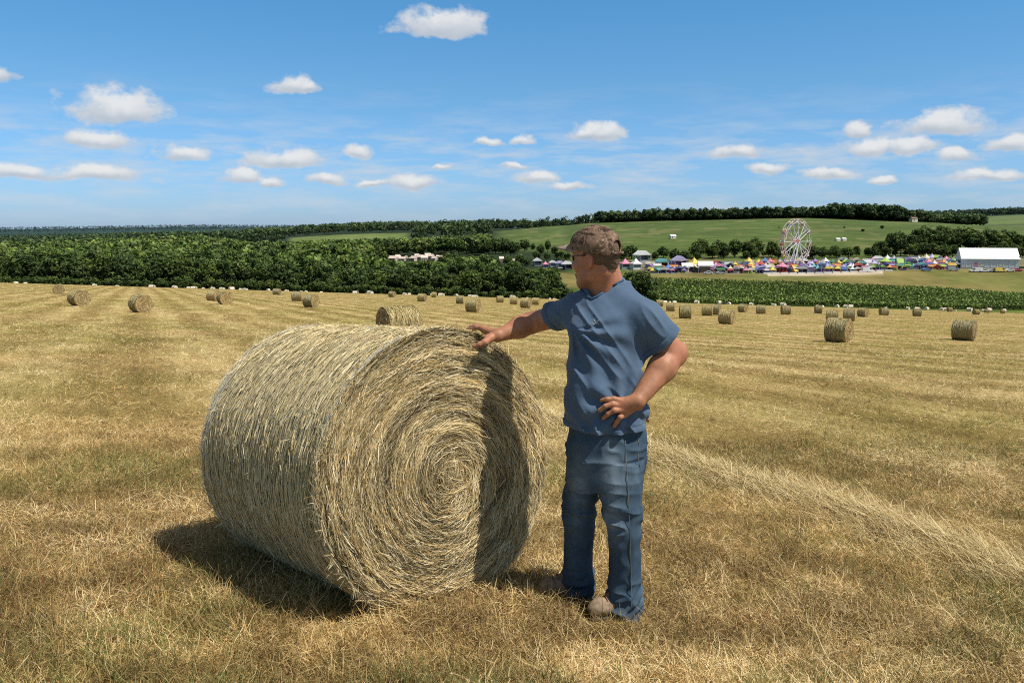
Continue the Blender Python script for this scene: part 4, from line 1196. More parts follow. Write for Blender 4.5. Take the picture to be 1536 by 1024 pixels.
# ------------------------------------------------------------------ trees and woods
M_LEAF = mat_attr("tree_leaves", .7, .15, transl=.18, rand=.24)
M_BARK = mat_noise("tree_bark", (.05, .04, .03), (.13, .11, .085), 3, .95)
def leaf_quads(c, r, n, size, col, squash=1.0):
    """n random leaf clusters inside each of the clumps (c: (m,3), r: (m,))"""
    m = len(c); N = m * n
    d = unit(rng.normal(size=(N, 3))); rad = np.repeat(r, n) * rng.uniform(.45, 1.0, N) ** .5
    p = np.repeat(c, n, 0) + d * rad[:, None] * np.array([1, 1, squash])
    nrm = unit(d * .8 + rng.normal(size=(N, 3)) * .65 + np.array([0, 0, .25]))
    u = unit(np.cross(nrm, unit(rng.normal(size=(N, 3))))); v = np.cross(nrm, u)
    s = (np.repeat(size, n) if np.ndim(size) else np.full(N, size)) * rng.uniform(.55, 1.25, N)
    a = (u * s[:, None]) * .5; b = (v * (s * rng.uniform(.5, .9, N))[:, None]) * .5
    V = np.stack([p - a - b * .3, p + b, p + a + b * .2, p - b], 1).reshape(-1, 3)
    q = np.arange(N * 4).reshape(-1, 4)
    shade = np.clip(.62 + .5 * d[:, 2], .3, 1.15) * rng.uniform(.7, 1.3, N)  # clump tops lighter, undersides darker: shading put into the leaf colour
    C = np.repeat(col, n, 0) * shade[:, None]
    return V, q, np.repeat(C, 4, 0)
GREENS = np.array([[.052, .088, .020], [.072, .112, .026], [.094, .132, .032], [.062, .094, .030], [.092, .126, .036], [.042, .070, .020]]) * 1.75
def tree_meshes(kind):
    H = 12.0; limbs = MB()
    limbs.path([(0, 0, -.4), (.1, .05, 2.2), (-.1, .1, 5), (.05, 0, 8)], [.30, .24, .17, .07], 7)
    if kind == 'round': W, z0, m, top = 4.6, 2.2, 60, 1.0
    elif kind == 'bushy': W, z0, m, top = 5.2, .9, 66, .9
    elif kind == 'tall': W, z0, m, top = 3.4, 2.0, 54, 1.15
    else: W, z0, m, top = 4.2, .5, 44, .75
    zt = H * top; cz = (z0 + zt) / 2
    d = unit(rng.normal(size=(m, 3))); f = rng.uniform(.35, .92, m)[:, None]
    c = d * f * np.array([W, W, (zt - z0) / 2]) + np.array([0, 0, cz])
    c[:, :2] *= np.clip(1.15 - .55 * ((c[:, 2] - z0) / (zt - z0)), .3, 1.2)[:, None]
    r = rng.uniform(.8, 1.65, m)
    for k in range(7):
        e = c[rng.integers(0, m)]; b = Vector((0, 0, max(1.5, e[2] * .5))); limbs.path([b, (b + Vector(e)) / 2 + Vector((0, 0, .3)), e], [.11, .08, .03], 5)
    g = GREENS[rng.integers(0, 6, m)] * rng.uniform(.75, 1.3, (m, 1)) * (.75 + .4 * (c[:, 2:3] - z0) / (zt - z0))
    A = leaf_quads(c, r, 46, .62, g, .85)
    # inner foliage, shade of the crown's inside put into its colour
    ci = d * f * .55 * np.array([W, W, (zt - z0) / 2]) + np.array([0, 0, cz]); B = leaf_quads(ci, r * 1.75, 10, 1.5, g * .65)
    V, Q, C = join([A, B])
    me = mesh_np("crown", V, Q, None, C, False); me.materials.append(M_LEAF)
    t = bpy.data.meshes.new("trunk"); t.from_pydata(limbs.v, [], limbs.f); t.update(); t.materials.append(M_BARK)
    return me, t
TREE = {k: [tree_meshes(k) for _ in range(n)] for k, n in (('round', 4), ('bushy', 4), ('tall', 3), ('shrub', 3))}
def tree(px, d, top_row, kind, label, group, wf=1.0, name="tree", x=None):
    x = (px - 768) / FPX * d if x is None else x
    z = float(ground(np.array([x]), np.array([d]))[0])
    h = CAMZ - (top_row - HOR) * d / FPX - z
    hf = {'round': 1.0, 'bushy': .9, 'tall': 1.15, 'shrub': .75}[kind] * 12 + .8
    s = max(h, 1.5) / hf
    me, tr = random.choice(TREE[kind])
    o = empty(name, (x, d, z - .1), (0, 0, random.uniform(0, 6.28)), label, "shrub" if name == "shrub" else "tree", group)
    w = s * wf * random.uniform(.92, 1.1)
    o.scale = (w, w, s)
    add("crown", me, None, o); add("trunk", tr, None, o)
    return o
def ip(px, tab):
    return float(np.interp(px, [t[0] for t in tab], [t[1] for t in tab]))
def build_trees():
    # front edge of the wood behind the field, left of the man
    TOPL = [(-60, 372), (0, 370), (80, 374), (160, 368), (250, 376), (330, 372), (400, 374), (460, 384), (540, 392), (600, 396), (660, 394), (700, 388), (760, 386), (800, 398), (840, 410)]
    px = -70.0
    while px < 815:
        for row in (0, 1):
            d = 284 + row * 9 + random.uniform(-2.5, 3)
            t = ip(px, TOPL) + random.uniform(-11, 11) + (7 if row == 0 else -3)
            kind = random.choice(['round', 'bushy', 'bushy', 'tall'])
            if px < 400: lab, g = "dense dark leafy tree in the wood edge beyond the left half of the field", "trees in the wood edge behind the field, left"
            else: lab, g = "low leafy tree in the wood edge behind the big bale and resting arm", "trees in the wood edge behind the field, middle"
            tree(px + random.uniform(-5, 5), d, t, kind, lab, g, random.uniform(.85, 1.1) * (1.15 if px > 430 else 1.0))
        px += random.uniform(13, 19)
    # undergrowth hiding the foot of the wood
    px = -75.0
    while px < 838:
        tree(px, 276 + random.uniform(-1, 2), ip(px, [(0, 409), (400, 418), (830, 433)]) + random.uniform(-4, 4), 'shrub', "low shrub filling the foot of the wood edge at the field border", "shrubs at the foot of the wood edge", random.uniform(1.0, 1.4), "shrub")
        px += random.uniform(11, 16)
    # second line further back, middle
    TOPM = [(400, 362), (470, 362), (540, 358), (600, 362), (640, 364), (690, 354), (740, 350), (790, 358), (840, 362), (856, 370)]
    px = 405.0
    while px < 856:
        d = 545 + random.uniform(-25, 45)
        tree(px, d, ip(px, TOPM) + random.uniform(-4, 6), random.choice(['round', 'bushy', 'tall']), "tree in the middle line of woodland behind the pale rooftops", "trees in the middle line of woodland", random.uniform(.95, 1.25))
        px += random.uniform(9, 13)
    for q, d, t, k, lab in ((822, 330, 392, 'bushy', "rounded tree at the right end of the wood edge, by the meadow"), (806, 300, 396, 'bushy', "spreading grey-green tree at the right end of the wood edge"),
                            (838, 292, 416, 'shrub', "dark low bush at the right end of the wood edge"), (852, 300, 428, 'shrub', "small bush closest to the man's right sleeve at the field border"),
                            (960, 279, 394, 'bushy', "leafy tree rising just behind the man's left shoulder"), (942, 281, 398, 'tall', "slim leafy tree touching the back of the man's neck"),
                            (978, 276, 428, 'shrub', "low dark bush under the tree behind the man's shoulder"), (998, 277, 438, 'shrub', "small bush right of the tree behind the man's shoulder")):
        tree(q, d, t, k, lab, None, 1.05, "shrub" if k == 'shrub' else "tree")
    # trees behind and around the fairground
    FT = [(805, 372, 480), (820, 376, 470), (838, 371, 480), (850, 375, 475), (932, 366, 480), (946, 360, 490), (1050, 352, 500), (1044, 358, 495), (1076, 356, 500), (1084, 360, 497), (1070, 362, 493), (1100, 352, 505), (1118, 356, 505), (1130, 352, 510), (1126, 360, 500), (1156, 358, 500), (1166, 366, 500),
          (1216, 368, 505), (1232, 366, 505), (1250, 364, 508), (1262, 368, 505), (1282, 366, 505), (1300, 368, 505), (1318, 356, 505), (1328, 368, 500), (1340, 342, 505), (1348, 346, 500)]
    for q, t, d in FT:
        tree(q, d, t + random.uniform(-1, 2), random.choice(['round', 'bushy', 'bushy', 'shrub']), "small dark tree in the broken row behind the fair stalls" if q > 900 else "small dark tree behind the white marquees left of the man's cap",
             "trees in the broken row behind the fair" if q > 900 else "trees behind the marquees left of the cap", 1.1)
    q = 930.0
    while q < 1375:
        tree(q, 488 + random.uniform(-6, 30), 372 + random.uniform(-7, 6), random.choice(['bushy', 'shrub', 'round']), "low bushy tree in the hedge line just behind the fair stalls", "hedge line behind the fair", random.uniform(1.0, 1.5))
        q += random.uniform(9, 20)
    # thick clump behind the white hall
    for q, t, d in ((1362, 350, 500), (1374, 340, 520), (1386, 336, 530), (1398, 337, 530), (1410, 338, 535), (1422, 337, 535), (1436, 336, 540), (1448, 340, 540), (1462, 342, 530), (1478, 340, 540), (1492, 344, 535), (1506, 342, 540), (1520, 346, 535), (1536, 344, 535), (1550, 345, 535), (1566, 348, 530),
                     (1368, 362, 480), (1382, 364, 480), (1396, 360, 480), (1412, 362, 480), (1426, 364, 480), (1500, 362, 478), (1516, 360, 478), (1530, 364, 478), (1546, 362, 478), (1470, 366, 478), (1484, 364, 478)):
        tree(q, d, t + random.uniform(-3, 3), random.choice(['round', 'bushy', 'bushy']), "big dark tree in the thick clump behind the white hall", "trees in the clump behind the white hall", random.uniform(1.1, 1.4))
    for q, t, d in ((1262, 339, 800), (1290, 342, 760), (1318, 337, 800), (1165, 345, 800)):
        tree(q, d, t, 'shrub', "single dark bush on the open green hillside above the fair", "bushes on the green hillside", 1.5, "shrub")
    for q, d, t in ((575, 432, 388), (598, 425, 393), (612, 430, 394), (640, 428, 393), (664, 430, 382), (672, 440, 376), (684, 436, 378), (693, 430, 384), (708, 432, 380), (724, 430, 380), (735, 440, 378), (746, 430, 384), (762, 432, 382), (780, 436, 380), (560, 440, 380), (790, 430, 384)):
        tree(q, d, t + random.uniform(-2, 3), 'bushy', "leafy tree standing among the pale houses behind the wood edge", "trees among the pale houses", random.uniform(1.0, 1.3))
    # far woods, one mass each
    def wood(name, pts, label, leaf=.9, per=7, n=28):
        x, y, h = [np.array(v) for v in zip(*pts)]
        z = ground(x, y, False); m = len(x)
        c = []; r = []; g = []
        base = GREENS[rng.integers(0, 6, m)] * rng.uniform(.65, 1.3, (m, 1))
        hz = (1 - np.exp(-np.maximum(y - 300, 0) / 3600))[:, None]  # share of distance haze painted into each tree's leaf colour
        for k in range(per):
            t = rng.uniform(.35, 1, m); a = rng.uniform(0, 6.283, m); w = h * .36 * np.sqrt(np.clip(1.15 - t, 0, 1)) * rng.uniform(.3, 1, m)
            c.append(np.stack([x + np.cos(a) * w, y + np.sin(a) * w, z + h * t * .9], 1)); r.append(h * rng.uniform(.13, .22, m))
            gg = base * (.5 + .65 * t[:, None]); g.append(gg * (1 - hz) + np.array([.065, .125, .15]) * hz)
        c = np.concatenate(c); r = np.concatenate(r); g = np.concatenate(g)
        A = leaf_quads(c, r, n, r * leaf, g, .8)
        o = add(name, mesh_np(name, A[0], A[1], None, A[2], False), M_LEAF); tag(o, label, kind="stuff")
    def scat(n, u0, u1, d0, d1, h0, h1, ok=None, cap=None):
        o = []
        while len(o) < n:
            d = math.exp(random.uniform(math.log(d0), math.log(d1))); u = random.uniform(u0, u1)
            if ok and not ok(u, d): continue
            x = (u - 768) / FPX * d; h = random.uniform(h0, h1)
            if cap:
                z = float(ground(np.array([x]), np.array([d]), False)[0]); h = min(h, CAMZ - (((393 if 585 < u < 668 else 386) if (u > 560 and d < 420) else ip(u, cap)) - HOR) * d / FPX - z)
                if h < 3: continue
            o.append((x, d, h))
        return o
    CAP = [(-220, 353), (300, 353), (380, 362), (430, 362), (470, 361), (560, 358), (620, 357), (680, 353), (800, 350)]
    clear = lambda u, d: not (425 < u < 625 and 640 < d < 1130) and not (370 < u < 432 and 560 < d < 720) and not (u > 735 and d < 1060)
    wood("forest", scat(2600, -220, 800, 305, 760, 9, 14, lambda u, d: clear(u, d) and not (d > 400 and d < 520 and u > 570), CAP), "deep broadleaf wood stretching back behind the field on the left")
    wood("forest", scat(2600, -250, 905, 760, 2100, 11, 16, clear), "wooded hill rising beyond the clearing, behind the big bale", per=5, n=17)
    wood("forest", scat(900, 380, 905, 1140, 1650, 11, 15), "wooded crest above the pale clearing behind the big bale", per=5, n=14)
    wood("forest", scat(3200, -300, 900, 2100, 4000, 9, 13), "hazy green woodland in the far valley on the left", per=4, n=12)
    wood("forest", scat(4200, -320, 900, 4400, 6600, 14, 20), "hazy blue-green wooded ridge along the left horizon", per=3, n=10)
    ridge = lambda u, d: u > 892 + (d - 1000) * .1
    wood("forest", scat(1500, 890, 1375, 1003, 1120, 10, 15, ridge), "dark band of woodland along the crest of the green hill")
    wood("forest", scat(240, 1238, 1345, 985, 1040, 14, 19), "taller dark wood on the highest part of the hill crest")
    wood("forest", scat(1500, 1340, 1700, 1950, 2500, 13, 19, lambda u, d: u < 1440 or d > 2060), "distant wooded ridge right of the hill crest", per=5, n=17)
    wood("forest", scat(260, 1365, 1470, 1080, 1300, 12, 17), "dark wood between the hill crest and the far meadow at right")
    # corn: a dense dark green crop between field and fairground
    N = 60000
    u = rng.uniform(880, 1640, N); d = 285 + (345 - 285) * rng.uniform(0, 1, N) ** 1.3; x = (u - 768) / FPX * d
    k = np.round(d / 1.5) * 1.5; d = k + rng.normal(size=N) * .18
    z = ground(x, d, False); hh = 1.6 + .4 * vnoise(x / 6, d / 6, seed=141)
    t = rng.uniform(.35, 1, N); p = np.stack([x, d, z + hh * t], 1)
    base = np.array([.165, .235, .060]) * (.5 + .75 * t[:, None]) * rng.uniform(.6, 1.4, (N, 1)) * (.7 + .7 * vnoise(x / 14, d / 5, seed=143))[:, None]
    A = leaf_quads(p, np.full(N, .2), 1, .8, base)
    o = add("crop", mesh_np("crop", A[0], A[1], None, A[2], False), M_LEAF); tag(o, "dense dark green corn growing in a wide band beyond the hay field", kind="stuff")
build_trees()

# ------------------------------------------------------------------ fairground
def gz(x, y): return float(ground(np.array([x]), np.array([y]), False)[0])
_pm = {}
PAINT = {'white': (.78, .78, .76), 'yellow': (.80, .60, .06), 'red': (.55, .06, .05), 'pink': (.75, .22, .38), 'purple': (.28, .16, .48), 'blue': (.07, .20, .52), 'teal': (.08, .42, .42),
         'lime': (.42, .62, .08), 'orange': (.78, .30, .05), 'navy': (.03, .04, .11), 'dark': (.05, .05, .06), 'cream': (.72, .64, .46), 'grey': (.38, .39, .42), 'violet': (.45, .40, .68), 'green': (.07, .25, .09), 'brown': (.22, .13, .08)}
def paint(c):
    if c not in _pm:
        k = np.array(PAINT[c]); k = k * .80 + .20 * (k.mean() * .6 + .16) * np.ones(3); _pm[c] = mat_noise("weathered_" + c + "_cloth", tuple(k * .78), tuple(np.minimum(k * 1.08, .85)), 1.4, .7, 0, spec=.25)
    return _pm[c]
def at(px, d): return (px - 768) / FPX * d
def kids(name, lab, cat, px, d, rz, group=None):
    x = at(px, d); return empty(name, (x, d, gz(x, d) - .05), (0, 0, rz), lab, cat, group)
def canopy_peak(w, h0, h1, n=4, valance=.45):
    """swept pavilion roof with valance"""
    m = MB(); k = 6; base = math.pi / n
    for s in range(n):
        a0, a1 = base + s * 2 * math.pi / n, base + (s + 1) * 2 * math.pi / n; R = w / 2 / math.cos(math.pi / n)
        vs = []
        for i in range(k + 1):
            t = i / k; r = R * (1 - t) ** 1.0; z = h0 + (h1 - h0) * t ** 1.7
            vs += [(r * math.cos(a0), r * math.sin(a0), z), (r * math.cos(a1), r * math.sin(a1), z)]
        m.add(vs, [(2 * i, 2 * i + 1, 2 * i + 3, 2 * i + 2) for i in range(k)])
        m.add([(R * math.cos(a0), R * math.sin(a0), h0), (R * math.cos(a1), R * math.sin(a1), h0), (R * math.cos(a1), R * math.sin(a1), h0 - valance), (R * math.cos(a0), R * math.sin(a0), h0 - valance)], [(0, 1, 2, 3)])
    m.tube((0, 0, h1 - .2), (0, 0, h1 + .5), .06, .04, 5)
    return m
def canopy_gable(w, l, h0, h1, over=.25):
    m = MB(); W, L = w / 2 + over, l / 2 + over
    m.add([(-W, -L, h0), (0, -L, h1), (W, -L, h0), (-W, L, h0), (0, L, h1), (W, L, h0)], [(0, 1, 4, 3), (1, 2, 5, 4), (0, 2, 1), (3, 4, 5)])
    m.add([(-W, -L, h0 - .4), (-W, L, h0 - .4), (-W, L, h0), (-W, -L, h0)], [(0, 1, 2, 3)]); m.add([(W, -L, h0 - .4), (W, L, h0 - .4), (W, L, h0), (W, -L, h0)], [(0, 1, 2, 3)])
    return m
def legs4(w, l, h, r=.07):
    m = MB()
    for sx in (-1, 1):
        for sy in (-1, 1): m.tube((sx * w / 2, sy * l / 2, 0), (sx * w / 2, sy * l / 2, h), r, None, 5)
    return m
def booth(w, l, h):
    m = MB(); m.box((0, l * .3, h / 2), (w, l * .3, h)); m.box((0, -l * .38, .55), (w, .35, 1.1)); m.box((-w * .47, 0, h * .5), (.12, l * .8, h)); m.box((w * .47, 0, h * .5), (.12, l * .8, h))
    return m
STALLS = {}
def stall_data(kind, col, body):
    key = (kind, col, body)
    if key in STALLS: return STALLS[key]
    out = []
    def keep(nm, m, mat):
        me = bpy.data.meshes.new(nm); me.from_pydata(m.v, [], m.f); me.update(); me.materials.append(mat); out.append((nm, me))
    if kind == 'peak': keep("canopy", canopy_peak(4.4, 2.6, 4.9), paint(col)); keep("counter", booth(3.6, 3.6, 2.3), paint(body)); keep("frame", legs4(4.2, 4.2, 2.6), paint('grey'))
    elif kind == 'gable': keep("canopy", canopy_gable(4.0, 5.0, 2.7, 4.2), paint(col)); keep("counter", booth(3.6, 4.2, 2.4), paint(body)); keep("frame", legs4(4.0, 5.0, 2.7), paint('grey'))
    elif kind == 'trailer':
        m = MB(); m.box((0, 0, 1.75), (6.2, 2.4, 2.5)); m.box((0, 0, 3.08), (6.3, 2.5, .18)); keep("body", m, paint(body))
        m = MB(); m.add([(-2.6, -1.25, 2.9), (2.6, -1.25, 2.9), (2.6, -3.0, 2.45), (-2.6, -3.0, 2.45), (2.6, -3.02, 2.15), (-2.6, -3.02, 2.15)], [(0, 1, 2, 3), (3, 2, 4, 5)]); keep("awning", m, paint(col))
        m = MB()
        for x in (-1.6, 1.6):
            for s in (-1, 1): m.tube((x, s * 1.0, .42), (x, s * 1.25, .42), .42, None, 10)
        keep("wheel", m, paint('dark')); m = MB(); m.box((0, -1.23, 3.45), (5.6, .12, .75)); keep("sign_board", m, paint(col))
    elif kind == 'round':
        keep("canopy", canopy_peak(7.0, 3.2, 5.6, 12, .6), paint(col)); m = MB(); m.tube((0, 0, 0), (0, 0, 4.6), .7, .5, 10); m.tube((0, 0, 0), (0, 0, .45), 3.3, 3.3, 16)
        for k in range(8): a = k * math.pi / 4; m.tube((2.5 * math.cos(a), 2.5 * math.sin(a), .4), (2.5 * math.cos(a), 2.5 * math.sin(a), 3.3), .06, None, 5); m.box((2.5 * math.cos(a), 2.5 * math.sin(a), 1.3), (.35, 1.0, .7), a)
        keep("carousel", m, paint(body))
    elif kind == 'slide':
        m = MB(); m.add([(-2.6, 3, 0), (2.6, 3, 0), (2.6, 3, 6.0), (-2.6, 3, 6.0), (-2.6, 1.8, 6.0), (2.6, 1.8, 6.0), (2.6, -4, .6), (-2.6, -4, .6), (-2.6, -4, 0), (2.6, -4, 0)], [(0, 1, 2, 3), (3, 2, 5, 4), (4, 5, 6, 7), (7, 6, 9, 8), (0, 3, 4, 7, 8), (1, 9, 6, 5, 2)]); keep("slide", m, paint(col))
        m = MB(); 
        for sx in (-2.7, 2.7): m.tube((sx, 1.9, 6.3), (sx, -4, .9), .4, .4, 7); m.tube((sx, 2.6, 0), (sx, 2.6, 7.4), .45, .3, 8)
        keep("side_rail", m, paint(body))
    STALLS[key] = out; return out
def stall(kind, col, body, px, d, lab, group=None, rz=None, s=1.0, cat=None, name=None):
    nm = name or {'peak': 'market_stall', 'gable': 'market_stall', 'trailer': 'food_trailer', 'round': 'carousel', 'slide': 'inflatable_slide'}[kind]
    o = kids(nm, lab, cat or {'peak': 'stall', 'gable': 'stall', 'trailer': 'food trailer', 'round': 'carousel', 'slide': 'slide'}[kind], px, d, random.uniform(-.5, .5) if rz is None else rz, group)
    o.scale = (s, s, s)
    for n, me in stall_data(kind, col, body): add(n, me, None, o)
    return o

def build_wheel():
    d = 432.0; R = 11.2; hubz = CAMZ - (362 - HOR) * d / FPX; x = at(1191, d); z0 = gz(x, d); hh = hubz - z0
    o = empty("ferris_wheel", (x, d, z0), (0, 0, RAD(36)), "tall white ferris wheel with coloured gondolas standing over the fair stalls", "ferris wheel")
    steel = mat_noise("white_painted_steel", (.62, .62, .62), (.80, .80, .78), 2, .45, spec=.4); red = paint('orange')
    c = Vector((0, 0, hh)); n = 12
    m = MB()
    for y in (-1.1, 1.1):
        for r in (R, R * .86): m.path([(r * math.cos(k), y, hh + r * math.sin(k)) for k in np.linspace(0, 2 * math.pi, 49)[:-1]], .13, 5, True)
    m.build("rim", mat_noise("faded_red_steel", (.56, .38, .32), (.74, .58, .52), .6, .5), o)
    m = MB()
    for k in range(n):
        a = 2 * math.pi * k / n
        for y in (-1.1, 1.1): m.tube((0, y * 1.25, hh), (R * math.cos(a), y, hh + R * math.sin(a)), .19, .14, 5)
    m.build("spoke", steel, o)
    m = MB()
    for k in range(n):
        a, b = 2 * math.pi * k / n, 2 * math.pi * (k + .5) / n; b2 = 2 * math.pi * (k + 1) / n
        for y in (-1.1, 1.1):
            m.tube((R * math.cos(a), y, hh + R * math.sin(a)), (R * .86 * math.cos(b), y, hh + R * .86 * math.sin(b)), .11, None, 5); m.tube((R * .86 * math.cos(b), y, hh + R * .86 * math.sin(b)), (R * math.cos(b2), y, hh + R * math.sin(b2)), .11, None, 5)
    m.build("truss", steel, o)
    m = MB(); m.tube((0, -1.9, hh), (0, 1.9, hh), .55, None, 12); m.tube((0, -1.5, hh), (0, -1.25, hh), 1.3, None, 16); m.tube((0, 1.25, hh), (0, 1.5, hh), 1.3, None, 16); m.build("hub", paint('red'), o)
    for s in (-1, 1):
        for y in (-1.9, 1.9):
            m = MB(); m.tube((s * 4.6, y * 1.25, 0), (0, y, hh), .36, .24, 6); m.tube((s * 2.3, y * 1.12, hh * .5), (0, y * 1.2, hh * .30), .1, None, 5); m.build("support_leg", steel, o)
    m = MB(); m.box((0, 0, .5), (9, 6, .6)); m.box((0, -3.1, 1.0), (6, .2, 1.0)); m.build("platform", paint('purple'), o)
    cols = ['red', 'navy', 'orange', 'white', 'blue', 'pink', 'red', 'yellow']
    for k in range(n):
        a = 2 * math.pi * k / n; p = Vector((R * math.cos(a), 0, hh + R * math.sin(a)))
        m = MB(); m.box(p + Vector((0, 0, -1.35)), (1.5, 1.5, .75)); m.box(p + Vector((0, 0, -1.6)), (1.2, 1.2, .6))
        g = m.build("gondola", paint(cols[k % 8]), o)
        m = canopy_peak(1.7, 0, .5, 6, .12); m.v = [(v[0] + p.x, v[1] + p.y, v[2] + p.z - .15) for v in m.v]; m.build("roof", paint(cols[(k + 3) % 8]), g)
        m = MB(); m.tube(p + Vector((-.6, 0, -1)), p + Vector((-.6, 0, .1)), .05, None, 4); m.tube(p + Vector((.6, 0, -1)), p + Vector((.6, 0, .1)), .05, None, 4); m.tube(p + Vector((0, -1.1, .05)), p + Vector((0, 1.1, .05)), .07, None, 5); m.build("hanger", steel, g)

def build_hall():
    d = 408.0; x0, x1 = at(1446, d), at(1523, d); L = x1 - x0; xc = (x0 + x1) / 2; z = gz(xc, d); W = 13.0
    o = empty("event_hall", (xc, d + 4, z), (0, 0, RAD(-16)), "large white gabled hall tent at the right end of the fair", "hall")
    wh = mat_noise("white_roof_sheet", (.70, .72, .72), (.82, .83, .82), .6, .5, spec=.3); wl = mat_noise("pale_grey_wall_sheet", (.50, .54, .57), (.64, .68, .70), .8, .6); dk = paint('dark')
    he, hr = 4.4, 9.2; w, l = W / 2, L / 2
    m = MB(); m.add([(-l, -w, 0), (l, -w, 0), (l, -w, he), (-l, -w, he)], [(0, 1, 2, 3)]); m.add([(-l, w, 0), (l, w, 0), (l, w, he), (-l, w, he)], [(3, 2, 1, 0)])
    for s in (-1, 1): m.add([(s * l, -w, 0), (s * l, w, 0), (s * l, w, he), (s * l, 0, hr), (s * l, -w, he)], [(0, 1, 2, 3, 4)])
    wo = m.build("wall", wl, o)
    e = .35; m = MB()
    for s in (-1, 1):
        m.add([(-l - e, s * (w + e), he - .12), (l + e, s * (w + e), he - .12), (l + e, 0, hr + .12), (-l - e, 0, hr + .12), (-l - e, s * (w + e), he - .35), (l + e, s * (w + e), he - .35)], [(0, 1, 2, 3), (4, 5, 1, 0)])
    m.build("roof", wh, o)
    m = MB(); m.box((-l - .03, -1.5, 1.8), (.08, 5.2, 3.6)); m.build("doorway", dk, o)
    for k in range(9):
        m = MB(); xx = -l + 2.2 + k * (L - 3.6) / 8; m.box((xx, -w - .04, 2.2), (.22, .08, 4.2)); m.build("post", paint('white'), o)
    for k in (1, 2, 5): m = MB(); xx = -l + 3.6 + k * (L - 3.6) / 8; m.box((xx, -w - .03, 1.6), (1.5, .06, 1.9)); m.build("banner", paint(['red', 'pink', 'cream'][k % 3]), o)
    m = MB(); m.add([(l + .1, -w + .5, 5.6), (l + .1, w - .5, 5.6), (l + 7.5, w - 1, 3.4), (l + 7.5, -w + 1, 3.4)], [(0, 3, 2, 1)]); m.tube((l + 7.3, -w + 1.2, 0), (l + 7.3, -w + 1.2, 3.4), .12); m.tube((l + 7.3, w - 1.2, 0), (l + 7.3, w - 1.2, 3.4), .12); m.build("awning", wh, o)

def car_data():
    r = {}
    def prof(pts, w, m):
        n = len(pts); vs = [(x, -w / 2, z) for x, z in pts] + [(x, w / 2, z) for x, z in pts]
        m.add(vs, [tuple(range(n - 1, -1, -1)), tuple(range(n, 2 * n))] + [(k, (k + 1) % n, n + (k + 1) % n, n + k) for k in range(n)])
    for kind, pr, gl in (('car', [(-2.1, .35), (2.1, .35), (2.15, .75), (1.2, .92), (.55, 1.42), (-1.0, 1.45), (-1.7, .98), (-2.15, .85)], [(-.95, .95), (1.05, .95), (.5, 1.37), (-.92, 1.39)]),
                         ('van', [(-2.6, .35), (2.6, .35), (2.65, .95), (2.0, 1.15), (1.5, 2.1), (-2.6, 2.15)], [(.7, 1.15), (1.85, 1.15), (1.45, 1.95), (.7, 1.98)])):
        b = MB(); prof(pr, 1.8, b); g = MB(); prof(gl, 1.84, g); w = MB()
        ws = []
        for x in (-1.35, 1.35):
            for s in (-1, 1): q = MB(); q.tube((x, s * .72, .34), (x, s * .93, .34), .34, None, 12); ws.append(q)
        r[kind] = (b, g, ws)
    return r
def build_cars():
    D = car_data(); spots = [(1428, 395.5, 'van', 'grey', "grey van parked at the door of the white hall"), (1462, 391, 'van', 'white', "white van parked along the front wall of the white hall"), (1474, 391, 'car', 'white', "white car parked behind the white van beside the hall wall"),
        (1486, 391.5, 'car', 'grey', "grey car parked midway along the front of the white hall"), (1498, 391, 'van', 'yellow', "small yellow truck standing before the white hall"), (1512, 392, 'car', 'white', "white car near the right end of the white hall"), (1524, 393, 'car', 'red', "red car under the awning end of the white hall"), (1388, 396, 'car', 'blue', "blue car parked at the right end of the stalls"),
        (1062, 398.5, 'car', 'white', "white car parked in front of the stalls left of the ferris wheel"), (1080, 398, 'car', 'grey', "silver car in front of the stalls left of the ferris wheel"), (1300, 398, 'van', 'white', "white van parked in front of the stalls right of the ferris wheel")]
    meshes = {}
    for px, d, k, c, lab in spots:
        o = kids("parked_van" if k == 'van' else "parked_car", lab, "van" if k == 'van' else "car", px, d, random.choice([0, math.pi]) + random.uniform(-.15, .15), "vehicles parked in front of the fair")
        b, g, ws = D[k]; b.build("body", paint(c), o); g.build("window", paint('dark'), o)
        for q in ws: q.build("wheel", paint('dark'), o)

def build_people():
    # a few visitors walking on the pale track: one continuous low body each
    for px, d, c, lab in ((1127, 400, 'white', "tiny visitor in white on the pale track, left of a pair"), (1134, 400.6, 'cream', "tiny visitor in pale clothes on the track, right of a pair"), (1088, 400, 'pink', "tiny visitor in pink in front of the stalls left of the wheel"),
                          (1231, 399.5, 'navy', "tiny dark-clothed visitor standing on the pale track below the wheel"), (1338, 399, 'navy', "tiny visitor in navy at the right end of the pale track"), (1352, 399.5, 'white', "tiny visitor in white at the right end of the pale track")):
        o = kids("person", lab, "person", px, d, random.uniform(0, 6), "visitors on the pale track")
        F = Field((-.4, -.3, 0), (.4, .3, 1.85), .035)
        F.cone((0, 0, .95), (0, 0, 1.4), .15, .17, .05); F.cone((0, 0, 1.4), (0, 0, 1.72), .06, .10, .03)
        for s in (-1, 1): F.cone((s * .09, 0, .92), (s * .11, s * .12, .06), .10, .06, .03); F.cone((s * .2, 0, 1.4), (s * .27, s * .08, .85), .06, .045, .03)
        V, Q = F.mesh("body", 0); col = np.where(V[:, 2:3] > 1.5, np.array([.45, .25, .16]), np.where(V[:, 2:3] > .92, np.array(PAINT[c]), np.array([.08, .1, .16])))
        add("body", mesh_np("body", V, Q, None, col), M_VIS, o)
M_VIS = mat_attr("clothes", .8, .2)

